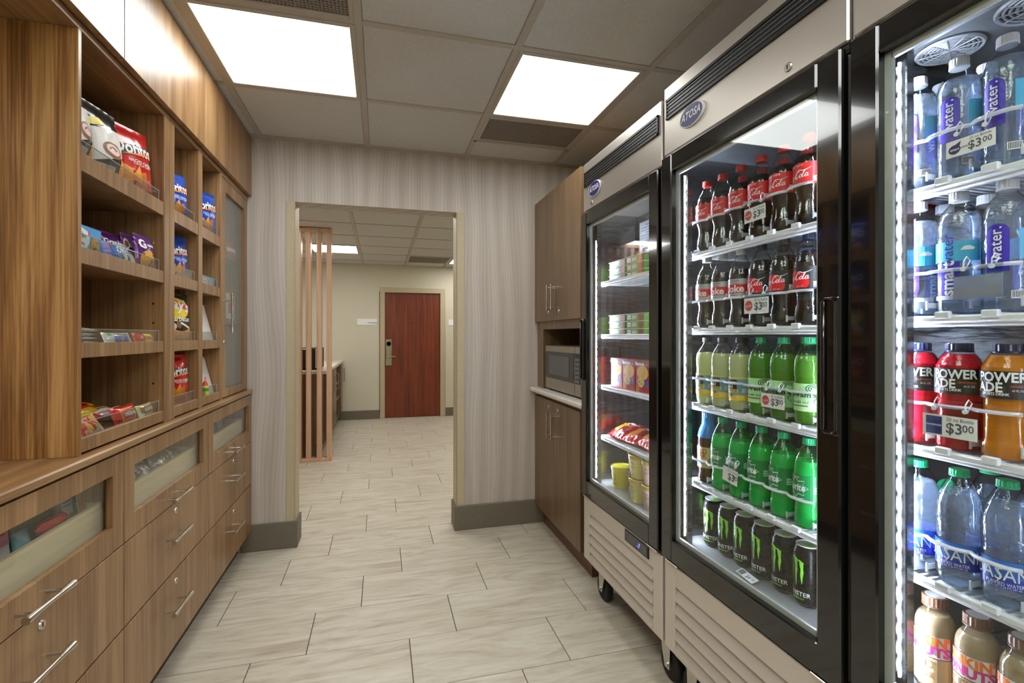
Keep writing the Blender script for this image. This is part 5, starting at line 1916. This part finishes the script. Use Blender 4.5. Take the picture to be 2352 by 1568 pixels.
packet('cookie_packet', 'wide purple cookie packet lying behind the blue packs, second shelf', 'packet', (-.860, 1.900, 1.508), w, .118, .05, PURP, grandma(w, .118), -.12, -.15, seed=21, group='purple cookie packets')
w2, h2 = .105, .128
packet('cookie_packet', 'upright purple cookie packet with big cookie picture, at the stile', 'packet', (-.802, 1.997, 1.508), w2, h2, .04, PURP,
       [(text('G', .40 * w2, -.28 * w2, .72 * h2, bold=.05), INKW, 3), (text("randma's", .155 * w2, .14 * w2, .72 * h2, bold=.03, wid=.8), INKW, 3), (disc(-.02 * w2, .30 * h2, .40 * w2, .28 * h2), COOK, 1)] +
       [(disc(random.uniform(-.3, .3) * w2, random.uniform(.14, .46) * h2, .05 * w2, .035 * h2, 8), CHOC, 2) for _ in range(7)], -.08, -.12, seed=22, group='purple cookie packets')
packet('cookie_packet', 'purple cookie packet squeezed between two other purple ones', 'packet', (-.838, 1.99, 1.508), w2, h2, .03, PURP, grandma(w2, h2), -.08, -.1, seed=23, group='purple cookie packets')
w, h = .185, .068
packet('cookie_packet', 'blue sandwich cookie packet in front of the purple packet', 'packet', (-.798, 1.812, 1.508), w, h, .03, foil('light blue film', '3f83dc'),
       [(text('OREO', .17 * w, .10 * w, .62 * h, bold=.04), INKW, 2), (poly([(.02 * w, .44 * h), (.24 * w, .44 * h), (.16 * w, .18 * h), (.10 * w, .16 * h)]), CREAM, 1), (rect(-.44 * w, -.30 * w, .1 * h, .9 * h, 2, 2), M('violet film print', '8a86d8', .4), 1),
        (disc(-.27 * w, .78 * h, .03 * w), INKR, 2), (rect(.28 * w, .42 * w, .12 * h, .8 * h, 2, 2), M('blue tint print', '5fb2ee', .4), 1)], -.25, .0, True, seed=24)
packet('cookie_packet', 'cream cookie packet end between blue and purple packs', 'packet', (-.815, 1.925, 1.508), .06, .062, .03, foil('cream film', 'd8bd97'), None, -.2, 0, seed=25)

# third shelf: bars
for i in range(5):
    packet('bar_packet', 'silver foil bar in the stack on the third shelf, ' + ['bottom one', 'second up', 'middle one', 'second from top', 'topmost one'][i], 'candy bar', (-.800 - .002 * (i % 2), 1.640 + .004 * math.sin(i * 2.2), 1.252 + i * .0115), .150, .045, .011, BAGS, None, -1.45, .02 * math.sin(i * 3), True, seed=30 + i, group='silver bars in a stack')
packet('bar_packet', 'blue and white candy bar beside the silver stack', 'candy bar', (-.796, 1.812, 1.254), .165, .042, .026, foil('white film', 'dfe0e2'), [(rect(-.04, .045, .004, .026, 6, 2), M('blue bar print', '4a66c4', .4), 1), (disc(.0, .014, .008, .007), CHIP, 2), (rect(-.06, -.045, .03, .04, 2, 1), M('green bar print', '5aa860', .4), 1), (stroke([(-.02, .034), (.02, .030), (.06, .034)], .004), INKG, 1)], -.35, 0, True, seed=37)
packet('bar_packet', 'red and yellow candy bar on the third shelf', 'candy bar', (-.790, 1.972, 1.254), .150, .040, .024, BAGR, [(rect(-.020, .045, .006, .036, 6, 2), INKY, 1), (text('Skittles', .020, .012, .020, bold=.04), CHIPD, 2), (rect(.050, .066, .020, .030, 2, 1), INKW, 1)], -.3, 0, True, seed=38)
# lowest shelf: candy
w, h = .165, .062
packet('bar_packet', 'white candy packet with red and yellow letters, front of lowest shelf', 'candy bar', (-.790, 1.650, .998), w, h, .03, foil('cream white film', 'ece4d2'),
       [(text('P', .055, -.048, .022, rot=.12, bold=.06), INKR, 2), (text('A', .055, -.022, .025, rot=.12, bold=.06), M('amber print', 'eda72a', .4), 2), (text('Y', .055, .004, .030, rot=.12, bold=.06), INKR, 2), (text('S', .055, .028, .034, rot=.12, bold=.06), M('amber print', 'eda72a', .4), 2),
        (poly([(-.03, .006), (.05, .010), (.055, .022), (.0, .012)]), M('pale sky print', 'a9cbe2', .4), 1)], -.55, .1, True, seed=40)
for i, (x, y, z, tz, col, lb) in enumerate(((-.868, 1.80, 1.044, .1, 'f0c814', 'yellow candy packet lying topmost in the candy heap'), (-.905, 1.90, 1.036, .2, 'e8501c', 'orange candy packet at the rear of the candy heap'),
                                           (-.855, 1.88, 1.022, -.1, 'c9a8b4', 'pale mauve candy packet in the candy heap'), (-.842, 1.76, 1.026, .05, 'd8261c', 'red candy packet under the yellow one in the heap'), (-.845, 1.97, 1.012, .06, '8a5a7a', 'mauve brown candy packet behind the red bar'),
                                           (-.86, 1.79, 1.000, .0, 'd9a018', 'amber candy packet lying lowest under the candy heap'), (-.90, 1.885, 1.002, .1, '3a9a8a', 'teal candy packet under the orange one in the heap'))):
    packet('bar_packet', lb, 'candy bar', (x, y, z), .16, .06, .028, foil('candy film ' + col, col), [(rect(-.05, .05, .015, .045, 6, 3), [INKR, INKY, CREAM, INKY, INKW, INKR, INKY][i], 1), (stroke([(-.04, .03), (0, .034), (.045, .028)], .008), [INKK, INKR, BROWNP, INKW, BROWNP, INKW, INKK][i], 2)], -1.2, tz, True, seed=50 + i, group='candy heap on the lowest shelf')
packet('bar_packet', 'red candy bar with white block lettering on the lowest shelf', 'candy bar', (-.792, 1.852, .999), .165, .062, .03, BAGR, [(rect(-.048, .066, .010, .052, 8, 3), M('dark yellow edge', 'f2b42a', .4), 1), (rect(-.045, .063, .013, .049, 8, 3), BAGR, 2), (text('100GRAND', .0195, .009, .030, bold=.03), INKW, 4)], -.3, .05, True, seed=61)
packet('bar_packet', 'yellow and brown candy bar at the end of the lowest shelf', 'candy bar', (-.792, 1.990, .999), .130, .048, .028, foil('pale yellow film', 'e4dc92'), [(rect(-.05, .045, .014, .038, 8, 3), BROWNP, 1), (text('ALMOND', .016, .0, .026, bold=.03), INKW, 2), (rect(-.062, -.04, .004, .020, 2, 1), INKW, 1), (rect(.02, .05, .004, .012, 2, 1), M('violet bar print', '6a5aa8', .4), 2)], -.3, .05, True, seed=62)

# far column: box, folded cards, lighter
carton('snack_box', 'flat light blue box in the far column beside the frosted door', 'box', (-.788, 2.612, 1.508), .17, .052, .06, M('pale blue card', '8fc4e4', .4), [(rect(-.085, -.02, .008, .044), INKW, 1), (disc(.03, .026, .018, .015), PINKP, 1), (rect(.072, .088, .0, .05), SKY, 1), (text('SNACK', .012, -.052, .03), INKB, 2)])
for z, lb, hh, yy in ((1.254, 'white folded card leaning on the third shelf of the far column', .185, 2.612), (.999, 'white folded card leaning on the lowest shelf, behind a lighter', .19, 2.618)):
    carton('folded_card', lb, 'card', (-.790, yy, z), .165, hh, .03, M('white card', 'ded7d2', .7), None, SHELF, 'white folded cards', -.24, 'card')
t = thing('toy_bottle', 'small striped red yellow green bottle before a white card', 'bottle', (-.783, 2.548, .999), SHELF)
MB().lathe([(0, 0), (.014, 0), (.0145, .03), (.0145, .045), (.012, .055)], 18).build('body', M('yellow green plastic', 'c8c84a', .4), t)
MB().lathe([(.0148, .030), (.0148, .044)], 18).build('label', M('green label small', '4f9a4a', .4), t)
MB().lathe([(.0122, .055), (.010, .066), (.006, .075), (0, .076)], 18).build('cap', M('orange red cap', 'd8482a', .4), t)
MB().tube([(.009 * math.cos(a), 0, .085 + .010 * math.sin(a)) for a in [k * PI / 7 for k in range(14)]], .0014, 6, 0, True).build('ring', INKR, t)

# behind the frosted door
packet('snack_bag', 'red snack bag blurred behind the frosted glass door', 'bag', (-.812, 3.035, 1.718), .15, .085, .03, BAGR, [(rect(-.05, .05, .03, .05, 4, 2), INKW, 1)], -.1, -.2, seed=70)
carton('boxed_item', 'white and red carton blurred behind the frosted door handle', 'box', (-.803, 3.03, 1.3775), .13, .14, .03, PAPERW, [(rect(-.055, .0, .03, .09), INKR, 1)])

# ------------------------------------------------------------------ things in the glazed drawers
def bl_card(name, label, y, x, z, w, h, col, decs, tilt=-.12, group=None):
    return carton(name, label, 'package', (x, y, z), w, h, .004, M('card ' + col, col, .5), decs, SHELF, group, tilt, 'card')


bl_card('carded_item', 'white and pink carded item in the nearest glazed drawer', 1.350, -.822, .702, .10, .145, 'e6dfe4', [(rect(-.05, .05, .10, .145), M('pink print', 'e8a0b8', .5), 1), (poly([(-.03, .085), (.0, .095), (.02, .10), (.018, .090), (-.01, .078)]), INKK, 2), (rect(.015, .04, .125, .128), INKR, 2)])
bl_card('carded_item', 'grey-green blister card with a red case, in nearest drawer', 1.520, -.85, .702, .15, .165, 'b9bba6', None)
t = thing('red_case', 'shiny red oval case on the grey-green card, nearest drawer', 'case', (-.820, 1.525, .800), SHELF)
m = MB().lathe([(0, -.016), (.045, -.015), (.058, -.006), (.060, 0), (.058, .006), (.045, .015), (0, .016)], 28)
m.v = [(a, b * .28, c) for a, b, c in m.v]
m.build('shell', M('red plastic', 'c2242c', .2, coat=.5), t)
MB().tube([(.0602 * math.cos(a), .0169 * math.sin(a), 0) for a in [k * PI / 14 for k in range(28)]], .0008, 5, 0, True).build('seam', M('dark red seam', '8a161c', .3), t)
bl_card('carded_item', 'grey-green card with small white label, nearest drawer', 1.628, -.830, .702, .085, .165, 'aeb39c', [(rect(-.018, .028, .085, .145), INKW, 1), (rect(-.012, .022, .11, .112), INKK, 2), (rect(-.012, .022, .12, .122), INKK, 2), (rect(-.012, .018, .13, .132), INKK, 2)])
bl_card('carded_item', 'grey card with an orange strip at the drawer end', 1.664, -.810, .702, .04, .17, '9fa894', [(rect(-.012, .006, .09, .165), CHIP, 1)])
bl_card('carded_item', 'dark green card lying back in the nearest drawer', 1.42, -.90, .702, .11, .16, '5c6456', None)
t = thing('blue_pouch', 'small pale blue pouch between two cards, nearest drawer', 'pouch', (-.825, 1.435, .702), 0)
t.rotation_euler = (-.1, 0, SHELF)
pouch(.06, .115, .03, False, 80)[0].build('film', M('pale blue film', '5fa6b4', .3), t, ang=80)
BAGW = metal('crinkled clear foil', 'd9dadb', .25, (1, 1, 1), .5, 60, .01, met=.6)
for i in range(7):
    y = 1.835 + i * .093
    packet('foil_packet', 'crinkled foil packet in the middle glazed drawer, ' + ['nearest one', 'second from near end', 'third from near end', 'middle one', 'third from far end', 'second from far end', 'farthest one'][i], 'packet', (-.830 + .008 * math.sin(i * 2), y, .702), .082, .125, .045, BAGW,
           [(disc(0, .085, .008), INKG, 1)] if i == 1 else None, -.35, .1 * math.sin(i), seed=90 + i, group='foil packets in the middle drawer', wr=1.6)
for i in range(5):
    y = 1.95 + i * .105
    t = thing('cable_strip', 'dark flat strip behind the foil packets, ' + ['nearest', 'second', 'middle', 'fourth', 'farthest'][i] + ' of five', 'strip', (-.90, y, .7005), 0, 'dark strips in the middle drawer')
    MB().box(-.03, .03, -.004, .004, 0, .165, .002).build('strip', M('dark strip', '3f4238', .5), t)
packet('clear_sachet', 'white sachet with eyelet in the farthest glazed drawer', 'sachet', (-.825, 2.575, .702), .06, .145, .02, foil('milk white film', 'e2e2e0'), [(disc(0, .125, .006), INKK, 1)], -.15, .1, seed=101)
t = thing('white_tube', 'small white capped tube in the farthest glazed drawer', 'tube', (-.812, 2.53, .702), SHELF)
MB().lathe([(0, 0), (.010, 0), (.012, .01), (.013, .085), (.006, .094)], 16).build('body', WHITEP, t)
MB().lathe([(.008, .094), (.008, .112), (0, .112)], 16).build('cap', WHITEP, t)
packet('clear_sachet', 'pale red sachet beside a white one, farthest drawer', 'sachet', (-.85, 2.64, .702), .07, .125, .02, foil('pale red film', 'c98a84'), None, -.25, 0, seed=102)
for i in range(4):
    bl_card('carded_item', 'pale carded item in the farthest glazed drawer, ' + ['first beyond the red sachet', 'second beyond red sachet', 'third beyond red sachet', 'last at the end wall'][i], 2.83 + i * .066, -.825 - .01 * (i % 2), .702, .055, .155, 'c9c7b4', [(rect(-.018, .018, .09, .13), INKW, 1), (rect(-.012, .012, .105, .108), INKG, 2)], -.2, 'pale cards in the farthest drawer')

# ------------------------------------------------------------------ freezer contents
GREENC = M('green carton', '6f9440', .4, 0, .15, 60)
MEAT = M('meal picture', '9a4a24', .5, 0, .3, 90)
PASTA = M('pasta picture', 'c8562c', .5, 0, .3, 90)


def meal(label, y, z, pic, i):
    t = thing('frozen_meal', label, 'frozen meal', (1.062, y, z), FACE, 'green frozen meal cartons')
    w, h, d = .152, .031, .17
    MB().box(-w / 2, w / 2, 0, d, 0, h - .003, .001).build('carton', GREENC, t)
    MB().box(-w / 2 - .004, w / 2 + .004, -.003, d, h - .003, h, .0008).build('rim', M('tray rim', 'd6dcd2', .4), t)
    p = MB()
    p.dec(rect(-.066, -.035, .006, .024), flat(-.0006), 0)
    p.dec(text('bowl', .014, -.050, .015), flat(-.0010), 3)
    p.dec(rect(-.028, .020, .003, .025), flat(-.0006), 1)
    p.dec(text('steam', .013, -.006, .015, bold=.01), flat(-.0010), 0)
    p.dec(disc(.050, .014, .021, .0130, 16, 0, 2 * PI), flat(-.0006), 2)
    p.build('print', [INKW, M('light green print', 'a8c478', .4), pic, M('dark green lettering', '3c6a2a', .5)], t)


for s_, zb, pics in ((0, ZS1[0] - .009, (MEAT, PASTA)), (1, ZS1[1] - .009, (MEAT, MEAT))):
    for k in range(3):
        for q, y in enumerate((2.072, 1.905)):
            meal('green frozen meal carton on freezer ' + ['top shelf', 'second shelf'][s_] + ', ' + ['far stack', 'near stack'][q] + ', ' + ['bottom', 'middle', 'top'][k], y, zb + k * .0325, pics[q], k)
REDC = M('red carton', 'b4281e', .4, 0, .08, 60)
for i, y in enumerate((2.085, 1.968, 1.851)):
    carton('pot_pie_box', 'red pot pie box on the freezer third shelf, ' + ['at the light strip', 'middle one', 'at the door frame'][i], 'box', (1.066, y, ZS1[2] - .009), .112, .140, .05, REDC,
           [(disc(.004, .088, .046, .030), M('pie crust', 'e2b25a', .5, 0, .15, 90), 1), (disc(-.010, .048, .028, .022), M('pie filling', 'd9c07a', .5, 0, .35, 120), 2), (text('Banquet', .022, -.022, .125, bold=.04, shear=.1), INKW, 2),
            (rect(-.056, .056, .112, .140), M('deep red print', '8a1a14', .5), 0.5), (rect(-.052, -.020, .006, .032), CHIPD, 2), (disc(.036, .044, .014, .018), M('blue seal', '2a5ea8', .4), 2), (text('Pot Pie', .011, .026, .122), CREAM, 2), (disc(-.02, .05, .006, .004), M('green pea', '4a8a3a', .5), 3), (disc(-.004, .040, .006, .004), CHIPD, 3)], FACE, 'red pot pie boxes')
for i, (y, x, z, tz, tl) in enumerate(((2.10, 1.055, .812, -.1, -1.25), (1.96, 1.06, .812, .1, -1.3), (1.84, 1.055, .820, -.15, -1.2))):
    packet('candy_bag', 'shiny red bag lying on the freezer lowest shelf, ' + ['drooping at far end', 'middle one', 'nearest the frame'][i], 'bag', (x, y, z - .003), .16, .15, .055, BAGR,
           [(poly([(-.05, .03), (.01, .03), (.02, .09), (-.04, .10)]), CHIP, 1), (poly([(.01, .05), (.06, .05), (.055, .11), (.02, .11)]), M('bag brown', '8a3a1c', .4), 1), (rect(-.03, .05, .10, .125, 5, 2), INKW, 2)], tl, tz, seed=110 + i, group='red bags in the freezer', face=FACE, wr=1.5)


def tub(name, label, loc, body, lid, pr, group=None, r=.044, h=.098):
    t = thing(name, label, 'ice cream tub', loc, FACE - .15, group)
    MB().lathe([(0, .003), (r * .80, .003), (r * .82, 0), (r * .84, .002), (r, h - .014), (r, h - .012)], 30).build('body', body, t)
    MB().lathe([(r * 1.04, h - .016), (r * 1.06, h - .012), (r * 1.06, h - .002), (r * 1.0, h), (r * .97, h - .004), (0, h - .004)], 30).build('lid', lid, t)
    if pr:
        p = MB()
        rf = lambda z: r * (.82 + .18 * min(1, z / (h - .014))) + .0006
        mats = []
        for shape, m in pr:
            if m not in mats: mats.append(m)
            p.dec(shape, lambda x, z: (rf(z) * math.sin(x / r), -rf(z) * math.cos(x / r), z), mats.index(m))
        p.build('print', mats, t)
    return t


def cow(cx, cz, s, m):
    P = [(-.9, .2), (-.7, .5), (.5, .55), (.7, .8), (1.0, .7), (.95, .4), (.7, .3), (.6, -.1), (.6, -.55), (.45, -.55), (.42, -.1), (-.45, -.1), (-.48, -.55), (-.65, -.55), (-.68, -.05), (-.85, .0)]
    return (poly([(cx + x * s, cz + z * s) for x, z in P]), m)


GOLD, PINK, BRN = M('gold lettering', '8a7430', .4), M('brown lettering tub', '7a5a50', .4), M('brown print tub', '6a4a30', .5)


def bell(m1, m2): return [(text('BLUE BELL', .0125, .004, .066, mx=.008), m1), (text('ICE CREAM', .0125, .004, .051, mx=.008), m1), (text('HOMEMADE', .006, .004, .041, mx=.008), m2), cow(-.016, .018, .008, m2), cow(.012, .018, .009, m2)]


YEL, GLD, PNK, WHT = M('yellow tub', 'f2e23a', .4), M('pale gold tub', 'e6d884', .4), M('pale pink tub', 'e2bcae', .4), M('white tub', 'd9d6d0', .4)
GLL, BRL = M('gold lid', 'cdb45a', .3, .4), M('brown lid', '6f5a4c', .4)
ZF = .5745
tub('ice_cream_tub', 'bright yellow ice cream tub alone on the freezer floor', (1.095, 2.092, ZF), YEL, M('yellow lid', 'f6ec3c', .35), [(disc(.006, .052, .021, .024), M('olive emblem', '8a8a2a', .5)), (text('SCOOP', .009, .006, .055, mx=.008), YEL), (rect(-.02, .03, .012, .024, 6, 1), M('green strip', '7aa03a', .5))], r=.046, h=.100)
for k in range(2):
    p_ = ['lower one', 'upper one'][k]
    tub('ice_cream_tub', 'white ice cream tub with brown lid between yellow and gold, ' + p_, (1.120, 1.990, ZF + k * .0985), WHT, BRL, [(rect(-.03, .03, .030, .050, 8, 1), BRN), (text('Vanilla', .010, .004, .066, mx=.008), BRN)], 'white tubs with brown lids', .041, .098)
    tub('ice_cream_tub', 'pale gold ice cream tub with dark cows, ' + p_, (1.078, 1.885, ZF + k * .1005), GLD, GLL, bell(GOLD, BRN), 'pale gold tubs', .048, .100)
    tub('ice_cream_tub', 'pale pink ice cream tub at the door frame, ' + p_, (1.082, 1.783, ZF + k * .1005), PNK, GLL, bell(PINK, PINK), 'pale pink tubs', .048, .100)
